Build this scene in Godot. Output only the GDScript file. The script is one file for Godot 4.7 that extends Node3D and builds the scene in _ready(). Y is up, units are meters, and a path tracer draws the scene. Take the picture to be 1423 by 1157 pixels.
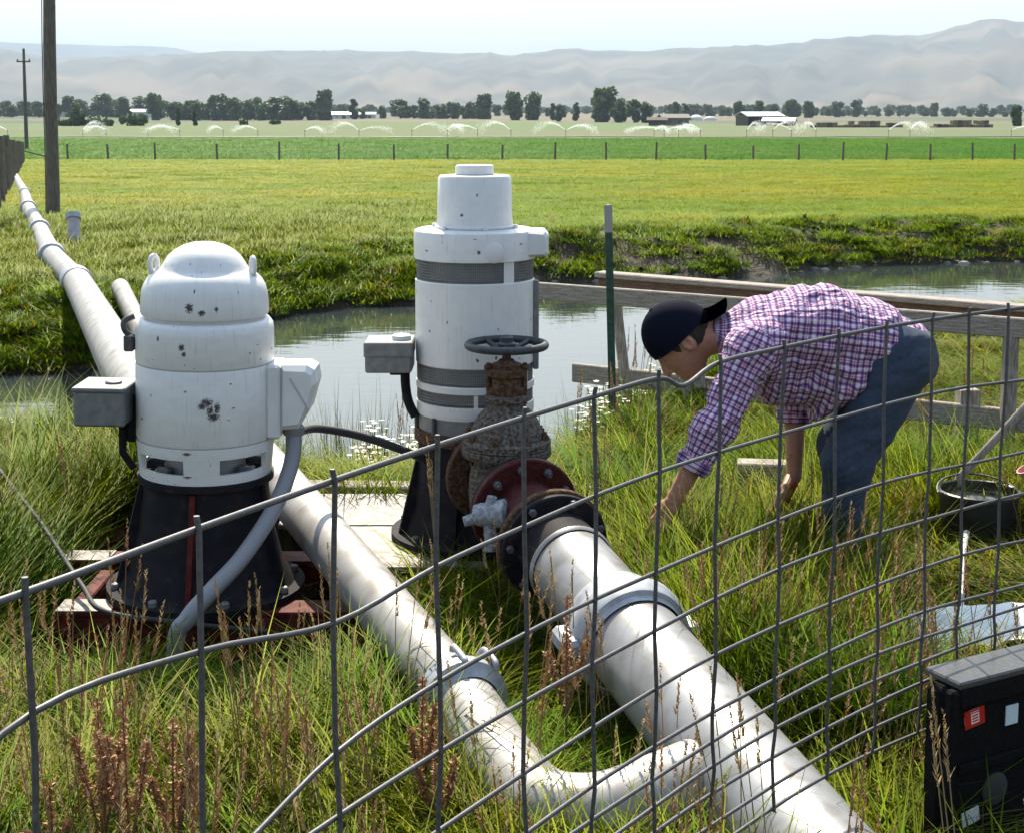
extends Node3D

# ------------------------------------------------------------------ globals
var M := {}
var rng := RandomNumberGenerator.new()
var nz := FastNoiseLite.new()
var nz2 := FastNoiseLite.new()
var used := {}
const WATER := -0.38

func _ready():
	rng.seed = 4711
	nz.seed = 11; nz.frequency = 1.0; nz.noise_type = FastNoiseLite.TYPE_SIMPLEX_SMOOTH
	nz2.seed = 5; nz2.frequency = 1.0; nz2.noise_type = FastNoiseLite.TYPE_SIMPLEX_SMOOTH
	nz2.fractal_octaves = 4
	nz.fractal_octaves = 2
	# ---- camera
	var cam := Camera3D.new()
	cam.name = "camera"
	cam.projection = Camera3D.PROJECTION_FRUSTUM      # the picture is the lower part of a larger frame: lens axis above its centre
	cam.near = 0.1
	cam.size = 2.0 * 578.5 / 2050.0 * 0.1
	cam.frustum_offset = Vector2(0.0, -173.5 / 2050.0 * 0.1)
	cam.far = 40000.0
	cam.position = Vector3(0, 1.6, 0)
	cam.rotation_degrees = Vector3(-7.3, 0, 0)
	add_child(cam)
	cam.current = true
	# ---- sky, haze, exposure
	var env := Environment.new()
	env.background_mode = Environment.BG_SKY
	var sm := PhysicalSkyMaterial.new()
	sm.rayleigh_coefficient = 3.2
	sm.mie_coefficient = 0.04
	sm.mie_eccentricity = 0.66
	sm.turbidity = 10.0
	sm.ground_color = Color(0.25, 0.28, 0.16)
	sm.energy_multiplier = 3.1
	var sky := Sky.new()
	sky.sky_material = sm
	env.sky = sky
	env.tonemap_mode = Environment.TONE_MAPPER_LINEAR
	env.tonemap_exposure = 2.0
	env.fog_enabled = true
	env.fog_density = 0.00012
	env.fog_light_color = Color(0.83, 0.915, 1.0)
	env.sdfgi_enabled = true
	env.ssao_enabled = true
	env.ssil_enabled = true
	var we := WorldEnvironment.new()
	we.name = "environment"
	we.environment = env
	add_child(we)
	# ---- sun: ahead of the camera, a little to the left, high
	var sun := DirectionalLight3D.new()
	sun.name = "sun"
	sun.light_energy = 1.6
	sun.light_color = Color(1.0, 0.95, 0.85)
	sun.light_angular_distance = 0.5
	sun.shadow_enabled = true
	add_child(sun)
	var el := deg_to_rad(49.0)
	var az := deg_to_rad(-9.0)
	var to_sun := Vector3(sin(az) * cos(el), sin(el), -cos(az) * cos(el))
	sun.look_at_from_position(Vector3.ZERO, -to_sun, Vector3.UP)
	materials()
	build_ground()
	build_hills()
	build_water()
	build_far()
	build_fences_and_poles()
	build_pipes()
	build_left_pump()
	build_right_pump()
	build_wire_panel()
	build_person()
	build_small_things()
	build_grass()

# ------------------------------------------------------------------ naming and tagging
func numbered(called: String) -> String:
	if not used.has(called):
		used[called] = 0
		return called
	used[called] += 1
	return "%s_%03d" % [called, used[called]]

func tag(o: Node3D, label: String, category: String, group := "") -> Node3D:
	o.set_meta("label", label)
	o.set_meta("category", category)
	if group != "":
		o.set_meta("group", group)
	return o

func thing(called: String, label: String, category: String, at := Vector3.ZERO, turn := 0.0, group := "") -> Node3D:
	var o := Node3D.new()
	o.name = numbered(called)
	add_child(o)
	o.position = at
	o.rotation.y = turn
	return tag(o, label, category, group)

func part(called: String, mesh: Mesh, m: Material, parent: Node3D, at := Vector3.ZERO) -> MeshInstance3D:
	var o := MeshInstance3D.new()
	o.name = called
	o.mesh = mesh
	o.material_override = null
	if m != null:
		for i in mesh.get_surface_count():
			o.set_surface_override_material(i, m)
	parent.add_child(o, true)
	o.position = at
	return o

func structure(called: String, mesh: Mesh, m: Material) -> MeshInstance3D:
	var o := part(called, mesh, m, self)
	o.set_meta("kind", "structure")
	return o

# ------------------------------------------------------------------ mesh builder
class MB:
	var v := PackedVector3Array()
	var n := PackedVector3Array()
	var uv := PackedVector2Array()
	var c := PackedColorArray()
	var ix := PackedInt32Array()
	var col := Color.WHITE

	func vert(p: Vector3, nn: Vector3, t := Vector2.ZERO) -> int:
		v.append(p); n.append(nn); uv.append(t); c.append(col)
		return v.size() - 1

	func tri_i(a: int, b: int, d: int):      # counter-clockwise in, clockwise out
		ix.append(a); ix.append(d); ix.append(b)

	func tri(a: Vector3, b: Vector3, d: Vector3):
		var nn := (b - a).cross(d - a).normalized()
		tri_i(vert(a, nn), vert(b, nn, Vector2(1, 0)), vert(d, nn, Vector2(0.5, 1)))

	func quad(a: Vector3, b: Vector3, d: Vector3, e: Vector3):
		var nn := (b - a).cross(e - a).normalized()
		if nn == Vector3.ZERO:
			nn = (d - b).cross(e - b).normalized()
		var i := vert(a, nn, Vector2(0, 0))
		vert(b, nn, Vector2(1, 0)); vert(d, nn, Vector2(1, 1)); vert(e, nn, Vector2(0, 1))
		tri_i(i, i + 1, i + 2); tri_i(i, i + 2, i + 3)

	# box with chamfered edges
	func box(xf: Transform3D, s: Vector3, bev := 0.004):
		var h := s * 0.5
		bev = minf(bev, minf(h.x, minf(h.y, h.z)) * 0.45)
		var P := func(sx, sy, sz, ax):
			var p := Vector3(sx * h.x, sy * h.y, sz * h.z)
			if ax != 0: p.x -= sx * bev
			if ax != 1: p.y -= sy * bev
			if ax != 2: p.z -= sz * bev
			return xf * p
		for ax in 3:
			var b := (ax + 1) % 3
			var d := (ax + 2) % 3
			for sg in [-1, 1]:
				var q := []
				for k in [[-1, -1], [1, -1], [1, 1], [-1, 1]]:
					var t := [0, 0, 0]
					t[ax] = sg; t[b] = k[0]; t[d] = k[1]
					q.append(P.call(t[0], t[1], t[2], ax))
				if sg > 0: quad(q[0], q[1], q[2], q[3])
				else: quad(q[3], q[2], q[1], q[0])
			# edges that run along ax
			for s1 in [-1, 1]:
				for s2 in [-1, 1]:
					var t1 := [0, 0, 0]
					t1[b] = s1; t1[d] = s2
					t1[ax] = -1
					var a0 = P.call(t1[0], t1[1], t1[2], b)
					var a1 = P.call(t1[0], t1[1], t1[2], d)
					t1[ax] = 1
					var b0 = P.call(t1[0], t1[1], t1[2], b)
					var b1 = P.call(t1[0], t1[1], t1[2], d)
					if s1 * s2 < 0: quad(a0, b0, b1, a1)
					else: quad(a1, b1, b0, a0)
		for sx in [-1, 1]:
			for sy in [-1, 1]:
				for sz in [-1, 1]:
					var p0 = P.call(sx, sy, sz, 0)
					var p1 = P.call(sx, sy, sz, 1)
					var p2 = P.call(sx, sy, sz, 2)
					if sx * sy * sz > 0: tri(p0, p1, p2)
					else: tri(p0, p2, p1)

	# profile of (radius, height) turned about the y axis; u round, v along
	func lathe(xf: Transform3D, pr: Array, seg := 40, from := 0.0, to := TAU, sharp := 0.75):
		var L := [0.0]
		for i in range(1, pr.size()):
			L.append(L[i - 1] + (pr[i] - pr[i - 1]).length())
		var total: float = maxf(L[-1], 1e-5)
		for i in pr.size() - 1:
			var a: Vector2 = pr[i]
			var b: Vector2 = pr[i + 1]
			var e := (b - a)
			if e.length() < 1e-6: continue
			var nm := Vector2(e.y, -e.x).normalized()
			var na := nm
			var nb := nm
			if i > 0:
				var e0: Vector2 = pr[i] - pr[i - 1]
				var n0 := Vector2(e0.y, -e0.x).normalized()
				if n0.dot(nm) > sharp: na = (n0 + nm).normalized()
			if i < pr.size() - 2:
				var e2: Vector2 = pr[i + 2] - pr[i + 1]
				var n2 := Vector2(e2.y, -e2.x).normalized()
				if n2.dot(nm) > sharp: nb = (n2 + nm).normalized()
			var base := v.size()
			for k in seg + 1:
				var t := lerpf(from, to, float(k) / seg)
				var cs := cos(t)
				var sn := sin(t)
				vert(xf * Vector3(a.x * cs, a.y, a.x * sn), (xf.basis * Vector3(na.x * cs, na.y, na.x * sn)).normalized(), Vector2(float(k) / seg, L[i] / total))
				vert(xf * Vector3(b.x * cs, b.y, b.x * sn), (xf.basis * Vector3(nb.x * cs, nb.y, nb.x * sn)).normalized(), Vector2(float(k) / seg, L[i + 1] / total))
			for k in seg:
				var q := base + k * 2
				tri_i(q, q + 1, q + 3)
				tri_i(q, q + 3, q + 2)

	# round tube through points; radii one per point
	func tube(pts: Array, radii, sides := 8, caps := true):
		var cnt := pts.size()
		var ref := Vector3.UP
		var t0: Vector3 = (pts[1] - pts[0]).normalized()
		if absf(t0.dot(ref)) > 0.9: ref = Vector3.RIGHT
		var nn := (ref - t0 * ref.dot(t0)).normalized()
		var base := v.size()
		var run := 0.0
		for i in cnt:
			var t: Vector3
			if i == 0: t = pts[1] - pts[0]
			elif i == cnt - 1: t = pts[i] - pts[i - 1]
			else: t = (pts[i + 1] - pts[i]).normalized() + (pts[i] - pts[i - 1]).normalized()
			t = t.normalized()
			nn = (nn - t * nn.dot(t)).normalized()
			var bb := t.cross(nn)
			var r: float = radii[i] if radii is Array else radii
			if i > 0: run += (pts[i] - pts[i - 1]).length()
			for k in sides + 1:
				var a := TAU * k / sides
				var d := nn * cos(a) + bb * sin(a)
				vert(pts[i] + d * r, d, Vector2(float(k) / sides, run))
		for i in cnt - 1:
			for k in sides:
				var q := base + i * (sides + 1) + k
				tri_i(q, q + 1, q + sides + 2)
				tri_i(q, q + sides + 2, q + sides + 1)
		if caps:
			for e in [0, cnt - 1]:
				var t: Vector3 = (pts[0] - pts[1]) if e == 0 else (pts[e] - pts[e - 1])
				t = t.normalized()
				var ctr := vert(pts[e], t)
				var f := v.size()
				for k in sides:
					vert(v[base + e * (sides + 1) + k], t)
				for k in sides:
					if e == 0: tri_i(ctr, f + (k + 1) % sides, f + k)
					else: tri_i(ctr, f + k, f + (k + 1) % sides)

	func add(o: MB, xf := Transform3D()):
		var base := v.size()
		for i in o.v.size():
			v.append(xf * o.v[i]); n.append((xf.basis * o.n[i]).normalized()); uv.append(o.uv[i]); c.append(o.c[i])
		for i in o.ix: ix.append(base + i)

	func mesh(m: Material = null, colors := false) -> ArrayMesh:
		var a := []
		a.resize(Mesh.ARRAY_MAX)
		a[Mesh.ARRAY_VERTEX] = v
		a[Mesh.ARRAY_NORMAL] = n
		a[Mesh.ARRAY_TEX_UV] = uv
		if colors: a[Mesh.ARRAY_COLOR] = c
		a[Mesh.ARRAY_INDEX] = ix
		var am := ArrayMesh.new()
		am.add_surface_from_arrays(Mesh.PRIMITIVE_TRIANGLES, a)
		if m != null: am.surface_set_material(0, m)
		return am

func mv(x: float, y: float, z: float) -> Transform3D:
	return Transform3D(Basis(), Vector3(x, y, z))

# frame whose y axis points along d
func along(p: Vector3, d: Vector3) -> Transform3D:
	var y := d.normalized()
	var ref := Vector3.FORWARD if absf(y.y) > 0.9 else Vector3.UP
	var x := ref.cross(y).normalized()
	var z := x.cross(y)
	return Transform3D(Basis(x, y, z), p)

func beam(a: Vector3, b: Vector3, w: float, h: float, bev := 0.005) -> MB:   # plank from a to b: w across, h upright
	var mb := MB.new()
	var x := (b - a).normalized()
	var up := Vector3.UP
	if absf(x.y) > 0.8: up = Vector3(0, 0, 1)
	var z := x.cross(up).normalized()
	var y := z.cross(x)
	mb.box(Transform3D(Basis(x, y, z), (a + b) * 0.5), Vector3((b - a).length(), h, w), bev)
	return mb

func curve(pts: Array, per := 6) -> Array:      # Catmull-Rom through points
	var out := []
	for i in pts.size() - 1:
		var p0: Vector3 = pts[maxi(i - 1, 0)]
		var p1: Vector3 = pts[i]
		var p2: Vector3 = pts[i + 1]
		var p3: Vector3 = pts[mini(i + 2, pts.size() - 1)]
		for k in per:
			out.append(p1.cubic_interpolate(p2, p0, p3, float(k) / per))
	out.append(pts[-1])
	return out

# ------------------------------------------------------------------ materials
func mat(r: float, g: float, b: float, rough := 0.7, metal := 0.0) -> StandardMaterial3D:
	var m := StandardMaterial3D.new()
	m.albedo_color = Color(r, g, b).linear_to_srgb()
	m.roughness = rough
	m.metallic = metal
	return m

func ramp(cols: Array) -> Gradient:      # [[offset, linear colour], ...]
	var g := Gradient.new()
	var o := PackedFloat32Array()
	var c := PackedColorArray()
	for e in cols:
		o.append(e[0]); c.append((e[1] as Color).linear_to_srgb())
	g.offsets = o
	g.colors = c
	return g

func noise_tex(freq: float, cols: Array, size := 512, sd := 1, oct := 5, kind := FastNoiseLite.TYPE_SIMPLEX_SMOOTH) -> NoiseTexture2D:
	var t := NoiseTexture2D.new()
	var f := FastNoiseLite.new()
	f.noise_type = kind
	f.frequency = freq
	f.seed = sd
	f.fractal_octaves = oct
	t.noise = f
	t.width = size; t.height = size
	t.seamless = true
	t.color_ramp = ramp(cols)
	return t

func bump_tex(freq: float, size := 512, sd := 3, oct := 5) -> NoiseTexture2D:
	return noise_tex(freq, [[0.0, Color(0, 0, 0)], [1.0, Color(1, 1, 1)]], size, sd, oct)

func tri_map(m: StandardMaterial3D, tex: Texture2D, scale: float, world := false) -> StandardMaterial3D:
	m.albedo_texture = tex
	m.uv1_triplanar = true
	m.uv1_world_triplanar = world
	m.uv1_scale = Vector3(scale, scale, scale)
	return m

func bump(m: StandardMaterial3D, tex: Texture2D, cm: float) -> StandardMaterial3D:
	m.heightmap_enabled = true
	m.heightmap_texture = tex
	m.heightmap_scale = cm
	return m

func materials():
	var W := Color(1, 1, 1)
	# weathered white paint: chips where the dark metal shows
	var chips := noise_tex(0.018, [[0.0, Color(0.72, 0.73, 0.74)], [0.5, Color(0.78, 0.79, 0.79)], [0.80, Color(0.76, 0.77, 0.77)], [0.86, Color(0.68, 0.66, 0.62)], [0.875, Color(0.07, 0.06, 0.06)], [1.0, Color(0.05, 0.045, 0.045)]], 1024, 21, 4)
	M.white = tri_map(mat(1, 1, 1, 0.38), chips, 1.1)
	M.white_flat = tri_map(mat(1, 1, 1, 0.42), noise_tex(0.02, [[0.0, Color(0.62, 0.625, 0.63)], [1.0, Color(0.71, 0.715, 0.715)]], 256, 9), 2.0)
	var seam := mat(0.42, 0.42, 0.41, 0.7)
	M.seam = seam
	M.dark = tri_map(mat(1, 1, 1, 0.7, 0.0), noise_tex(0.02, [[0.0, Color(0.007, 0.007, 0.010)], [0.55, Color(0.014, 0.0135, 0.018)], [0.75, Color(0.03, 0.02, 0.018)], [1.0, Color(0.09, 0.045, 0.03)]], 512, 33), 1.6)
	M.window = mat(0.10, 0.11, 0.12, 0.15)
	M.inner = mat(0.42, 0.42, 0.41, 0.7)
	M.red = tri_map(mat(1, 1, 1, 0.6), noise_tex(0.02, [[0.0, Color(0.04, 0.008, 0.008)], [0.5, Color(0.09, 0.013, 0.012)], [0.75, Color(0.13, 0.025, 0.02)], [1.0, Color(0.08, 0.04, 0.03)]], 512, 41), 1.5)
	M.redflange = tri_map(mat(1, 1, 1, 0.55), noise_tex(0.02, [[0.0, Color(0.035, 0.018, 0.016)], [0.4, Color(0.05, 0.011, 0.012)], [0.65, Color(0.07, 0.013, 0.013)], [0.8, Color(0.07, 0.035, 0.028)], [1.0, Color(0.07, 0.045, 0.04)]], 512, 42), 4.5)
	M.rust = bump(tri_map(mat(1, 1, 1, 0.85), noise_tex(0.022, [[0.0, Color(0.035, 0.02, 0.014)], [0.45, Color(0.075, 0.04, 0.025)], [0.7, Color(0.13, 0.08, 0.05)], [1.0, Color(0.22, 0.165, 0.12)]], 512, 51), 4.5), bump_tex(0.03, 512, 52), 0.25)
	M.valve = bump(tri_map(mat(1, 1, 1, 0.75), noise_tex(0.02, [[0.0, Color(0.03, 0.02, 0.015)], [0.42, Color(0.055, 0.042, 0.034)], [0.55, Color(0.12, 0.103, 0.088)], [0.75, Color(0.17, 0.152, 0.135)], [1.0, Color(0.24, 0.22, 0.2)]], 512, 55), 6.5), bump_tex(0.03, 512, 56), 0.2)
	M.bluegrey = tri_map(mat(1, 1, 1, 0.6), noise_tex(0.03, [[0.0, Color(0.05, 0.05, 0.055)], [0.42, Color(0.2, 0.21, 0.24)], [0.6, Color(0.32, 0.34, 0.38)], [0.8, Color(0.36, 0.37, 0.39)], [0.86, Color(0.06, 0.05, 0.05)], [1.0, Color(0.05, 0.04, 0.04)]], 256, 58), 7.0)
	M.wheel = tri_map(mat(1, 1, 1, 0.5, 0.3), noise_tex(0.03, [[0.0, Color(0.02, 0.024, 0.03)], [0.7, Color(0.05, 0.055, 0.065)], [1.0, Color(0.11, 0.09, 0.08)]], 256, 61), 4.0)
	var al := tri_map(mat(1, 1, 1, 0.42, 0.35), noise_tex(0.012, [[0.0, Color(0.12, 0.10, 0.085)], [0.28, Color(0.2, 0.185, 0.175)], [0.42, Color(0.265, 0.265, 0.27)], [0.7, Color(0.31, 0.31, 0.32)], [1.0, Color(0.24, 0.24, 0.245)]], 512, 71), 1.3)
	M.alu = al
	M.alu_white = tri_map(mat(1, 1, 1, 0.5, 0.25), noise_tex(0.012, [[0.0, Color(0.15, 0.12, 0.10)], [0.28, Color(0.24, 0.215, 0.195)], [0.42, Color(0.33, 0.315, 0.305)], [0.8, Color(0.37, 0.36, 0.35)], [1.0, Color(0.27, 0.245, 0.22)]], 512, 72), 1.3)
	M.coupling = tri_map(mat(1, 1, 1, 0.6, 0.4), noise_tex(0.03, [[0.0, Color(0.2, 0.21, 0.24)], [0.6, Color(0.36, 0.38, 0.42)], [1.0, Color(0.48, 0.49, 0.5)]], 256, 73), 2.5)
	for m in [M.dark, M.red, M.redflange, M.rust, M.valve]: m.metallic_specular = 0.25
	M.rubber = mat(0.025, 0.025, 0.028, 0.7)
	M.plate = bump(tri_map(mat(1, 1, 1, 0.6, 0.2), noise_tex(0.02, [[0.0, Color(0.10, 0.085, 0.075)], [0.5, Color(0.2, 0.185, 0.175)], [1.0, Color(0.29, 0.275, 0.265)]], 512, 75), 1.5), bump_tex(0.05, 256, 76), 0.08)
	M.greybox = tri_map(mat(1, 1, 1, 0.5, 0.2), noise_tex(0.03, [[0.0, Color(0.13, 0.135, 0.14)], [0.8, Color(0.2, 0.205, 0.21)], [1.0, Color(0.26, 0.25, 0.245)]], 256, 78), 3.0)
	M.conduit = mat(0.2, 0.205, 0.225, 0.5, 0.1)
	M.galv = tri_map(mat(1, 1, 1, 0.5, 0.35), noise_tex(0.06, [[0.0, Color(0.055, 0.055, 0.06)], [0.6, Color(0.095, 0.095, 0.105)], [0.85, Color(0.13, 0.125, 0.13)], [1.0, Color(0.17, 0.11, 0.08)]], 256, 81), 6.0)
	M.wire_dark = mat(0.12, 0.11, 0.1, 0.6, 0.3)
	# weathered grey wood: stretched grain
	var wood := mat(1, 1, 1, 0.9)
	wood.albedo_texture = noise_tex(0.02, [[0.0, Color(0.13, 0.105, 0.085)], [0.4, Color(0.25, 0.215, 0.18)], [0.7, Color(0.36, 0.32, 0.28)], [1.0, Color(0.44, 0.40, 0.36)]], 512, 91)
	wood.uv1_triplanar = true
	wood.uv1_scale = Vector3(0.9, 9.0, 9.0)
	bump(wood, bump_tex(0.02, 512, 92), 0.25)
	M.wood = wood
	var wood_up: StandardMaterial3D = wood.duplicate()
	wood_up.uv1_scale = Vector3(9.0, 0.9, 9.0)
	M.wood_up = wood_up
	var brown: StandardMaterial3D = wood.duplicate()
	brown.albedo_texture = noise_tex(0.02, [[0.0, Color(0.05, 0.03, 0.02)], [0.5, Color(0.12, 0.075, 0.05)], [1.0, Color(0.24, 0.17, 0.13)]], 512, 93)
	M.brownwood = brown
	var pole: StandardMaterial3D = wood_up.duplicate()
	pole.albedo_texture = noise_tex(0.02, [[0.0, Color(0.06, 0.05, 0.042)], [0.5, Color(0.14, 0.12, 0.1)], [1.0, Color(0.24, 0.215, 0.19)]], 512, 94)
	pole.uv1_scale = Vector3(6.0, 0.4, 6.0)
	M.pole = pole
	M.tip = mat(0.3, 0.3, 0.29, 0.7)
	M.tpost = tri_map(mat(1, 1, 1, 0.6, 0.1), noise_tex(0.03, [[0.0, Color(0.012, 0.045, 0.03)], [0.7, Color(0.025, 0.075, 0.05)], [1.0, Color(0.09, 0.08, 0.06)]], 256, 95), 4.0)
	M.offwhite = mat(0.6, 0.6, 0.58, 0.6)
	# foliage materials: vertex colour times copy colour
	var gm := mat(1, 1, 1, 0.52)
	gm.metallic_specular = 0.2
	gm.vertex_color_use_as_albedo = true
	gm.backlight_enabled = true
	gm.backlight = Color(1.0, 0.98, 0.4)
	M.grass = gm
	var dry := mat(1, 1, 1, 0.8)
	dry.vertex_color_use_as_albedo = true
	dry.backlight_enabled = true
	dry.backlight = Color(0.5, 0.42, 0.3)
	M.dry = dry
	var leaf := mat(1, 1, 1, 0.6)
	leaf.vertex_color_use_as_albedo = true
	leaf.backlight_enabled = true
	leaf.backlight = Color(0.7, 0.75, 0.4)
	M.leaf = leaf
	var bark := mat(0.09, 0.07, 0.055, 0.95)
	M.bark = bark
# ------------------------------------------------------------------ land
const NEAR := [[-40.0, 10.0], [-8.0, 8.4], [-3.28, 8.0], [-2.4, 7.55], [-1.05, 7.3], [0.2, 7.35], [0.5, 8.2], [0.84, 8.96], [1.45, 10.1], [2.17, 11.3], [3.6, 12.3], [4.5, 12.8], [9.0, 14.5], [40.0, 20.0]]
const FAR := [[-40.0, 12.0], [-12.0, 10.8], [-3.76, 10.67], [-3.23, 10.75], [-2.94, 11.6], [-2.63, 12.95], [-2.22, 13.6], [-1.63, 14.35], [-1.0, 14.4], [0.38, 16.08], [1.12, 16.4], [2.35, 16.55], [4.28, 17.9], [6.47, 18.5], [14.0, 20.5], [40.0, 26.0]]
const PROFILE := [[-60.0, 0.0], [0.0, 0.0], [11.0, 0.0], [19.0, 0.02], [23.0, -0.16], [112.0, -2.77], [190.0, -3.1], [650.0, -6.3], [3000.0, -16.8], [20000.0, -60.0]]

func pick(t: Array, x: float) -> float:
	for i in range(1, t.size()):
		if x < t[i][0]:
			return lerpf(t[i - 1][1], t[i][1], clampf((x - t[i - 1][0]) / (t[i][0] - t[i - 1][0]), 0, 1))
	return t[-1][1]

# how far inside the pond a point lies (metres, negative on land); the second value tells the far bank from the near one
func pond(x: float, d: float) -> Vector2:
	var w := nz.get_noise_2d(x * 0.8, d * 0.8) * 0.18
	var a := d - pick(NEAR, x) + w
	var b := pick(FAR, x) - d + nz.get_noise_2d(x * 1.4 + 50.0, d) * 0.22
	return Vector2(minf(a, b), 1.0 if b < a else 0.0)

func ground_y(x: float, z: float) -> float:
	var d := -z
	var h := pick(PROFILE, d)
	if d > 4.2 and d < 5.8 and Vector2(x + 1.02, z + 5.0).length() < 0.47:     # sump pit under the shorter pump
		return -0.55
	if d > 5.0 and d < 40.0:
		var s := pond(x, d)
		if s.x > 0.0:
			return WATER - minf(s.x * 0.45, 0.5) - 0.01
		var wide := (1.6 if x < 0.5 else 1.2) if s.y > 0.5 else 1.5
		var t := clampf(-s.x / wide, 0.0, 1.0)
		var rise := pow(t, 0.7) if s.y > 0.5 else t * t * (3.0 - 2.0 * t)
		var top := h + nz2.get_noise_2d(x * 0.9, z * 0.9) * 0.05
		if s.y > 0.5:      # clods and hollows along the far bank
			var near_bank := clampf(1.0 - (-s.x) / 3.2, 0.0, 1.0)
			top += (nz2.get_noise_2d(x * 1.6 + 9.0, z * 1.6) * 0.22 + 0.05) * near_bank
		h = lerpf(WATER - 0.005, top, rise)
	elif d <= 5.0:
		h += nz2.get_noise_2d(x * 0.9, z * 0.9) * 0.05
	if d > 3.4 and d < 5.2 and x > -1.9 and x < 0.1:      # dug-out ground before the pump stand
		h -= 0.20 * smoothstep(0.0, 0.22, minf(x + 1.62, -0.30 - x)) * smoothstep(0.0, 0.25, minf(d - 3.62, 5.0 - d))
	if d < 8.0:      # slight hollow where the person stands
		h -= 0.09 * exp(-(Vector2(x - 1.12, z + 4.9).length_squared()) / 0.5)
	if d >= 40.0 and d < 400.0:
		h += nz2.get_noise_2d(x * 0.25, z * 0.25) * 0.10
	elif d >= 400.0:
		h += nz2.get_noise_2d(x * 0.004, z * 0.004) * 1.2
	return h

func axis(lo: float, hi: float, fine_lo: float, fine_hi: float, step: float, grow: float) -> PackedFloat32Array:
	var out := PackedFloat32Array()
	var left := []
	var s := step
	var p := fine_lo
	while p > lo:
		s *= grow
		p -= s
		left.append(maxf(p, lo))
	left.reverse()
	for q in left: out.append(q)
	p = fine_lo
	while p < fine_hi:
		out.append(p)
		p += step
	s = step
	while p < hi:
		out.append(p)
		s *= grow
		p += s
	out.append(hi)
	return out

func soil_color(x: float, z: float) -> Color:
	var d := -z
	var n1 := nz2.get_noise_2d(x * 0.35 + 7.0, z * 0.35)
	var c := Color(0.05, 0.042, 0.025)
	if d < 32.0:
		var s := pond(x, d)
		if s.x > -0.25: c = Color(0.05, 0.04, 0.025)
		elif s.y > 0.5:
			var far_in := clampf((-s.x - 0.8) / 2.5, 0.0, 1.0)
			var mud := Color(0.075, 0.055, 0.038)
			c = mud.lerp(Color(0.15, 0.19, 0.02), far_in * (0.75 + 0.5 * n1))
		else: c = Color(0.05, 0.042, 0.024).lerp(Color(0.075, 0.075, 0.028), 0.5 + n1) if d < 8.0 or x < 1.2 else Color(0.10, 0.12, 0.03).lerp(Color(0.17, 0.15, 0.06), 0.5 + n1)
	elif d < 111.0 + nz.get_noise_2d(x * 0.05, 3.0) * 2.0:
		c = Color(0.15, 0.22, 0.014).lerp(Color(0.22, 0.255, 0.026), clampf(0.35 + n1 * 0.9, 0, 1))
	elif d < 193.0:
		c = Color(0.06, 0.17, 0.014)
	elif d < 540.0:
		var n2 := nz2.get_noise_2d(x * 0.006 + 3.0, z * 0.03) * 1.6
		c = Color(0.075, 0.13, 0.025).lerp(Color(0.13, 0.115, 0.06), clampf(n2 * 1.5 + (0.35 if x > 40.0 else 0.0), 0, 1))
	else:
		var n3 := nz2.get_noise_2d(x * 0.0022, z * 0.006) * 1.5
		c = Color(0.05, 0.075, 0.03).lerp(Color(0.15, 0.12, 0.075), clampf(0.4 + n3 * 1.6 + (d - 1500.0) * 0.0003, 0, 1))
	return c

func build_ground():
	var xs := axis(-9000.0, 9000.0, -9.0, 9.0, 0.14, 1.085)
	var zs := axis(-11000.0, 12.0, -22.0, -1.5, 0.14, 1.06)
	var mb := MB.new()
	var nx := xs.size()
	for z in zs:
		for x in xs:
			mb.col = soil_color(x, z)
			mb.vert(Vector3(x, ground_y(x, z), z), Vector3.UP, Vector2(x, z))
	for j in zs.size() - 1:
		for i in nx - 1:
			var a := j * nx + i
			mb.tri_i(a, a + nx, a + nx + 1)
			mb.tri_i(a, a + nx + 1, a + 1)
	smooth_normals(mb)
	var m := mat(1, 1, 1, 0.95)
	m.vertex_color_use_as_albedo = true
	m.albedo_texture = noise_tex(0.03, [[0.0, Color(0.45, 0.45, 0.45)], [0.5, Color(0.85, 0.85, 0.85)], [1.0, Color(1, 1, 1)]], 1024, 101, 6)
	m.uv1_scale = Vector3(0.37, 0.37, 1)
	bump(m, bump_tex(0.05, 512, 102, 6), 2.5)
	structure("ground", mb.mesh(null, true), m)

func smooth_normals(mb: MB):
	var acc := PackedVector3Array()
	acc.resize(mb.v.size())
	for t in range(0, mb.ix.size(), 3):
		var a := mb.ix[t]
		var b := mb.ix[t + 2]
		var c := mb.ix[t + 1]
		var nn := (mb.v[b] - mb.v[a]).cross(mb.v[c] - mb.v[a])
		acc[a] += nn; acc[b] += nn; acc[c] += nn
	for i in acc.size():
		mb.n[i] = acc[i].normalized()

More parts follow.
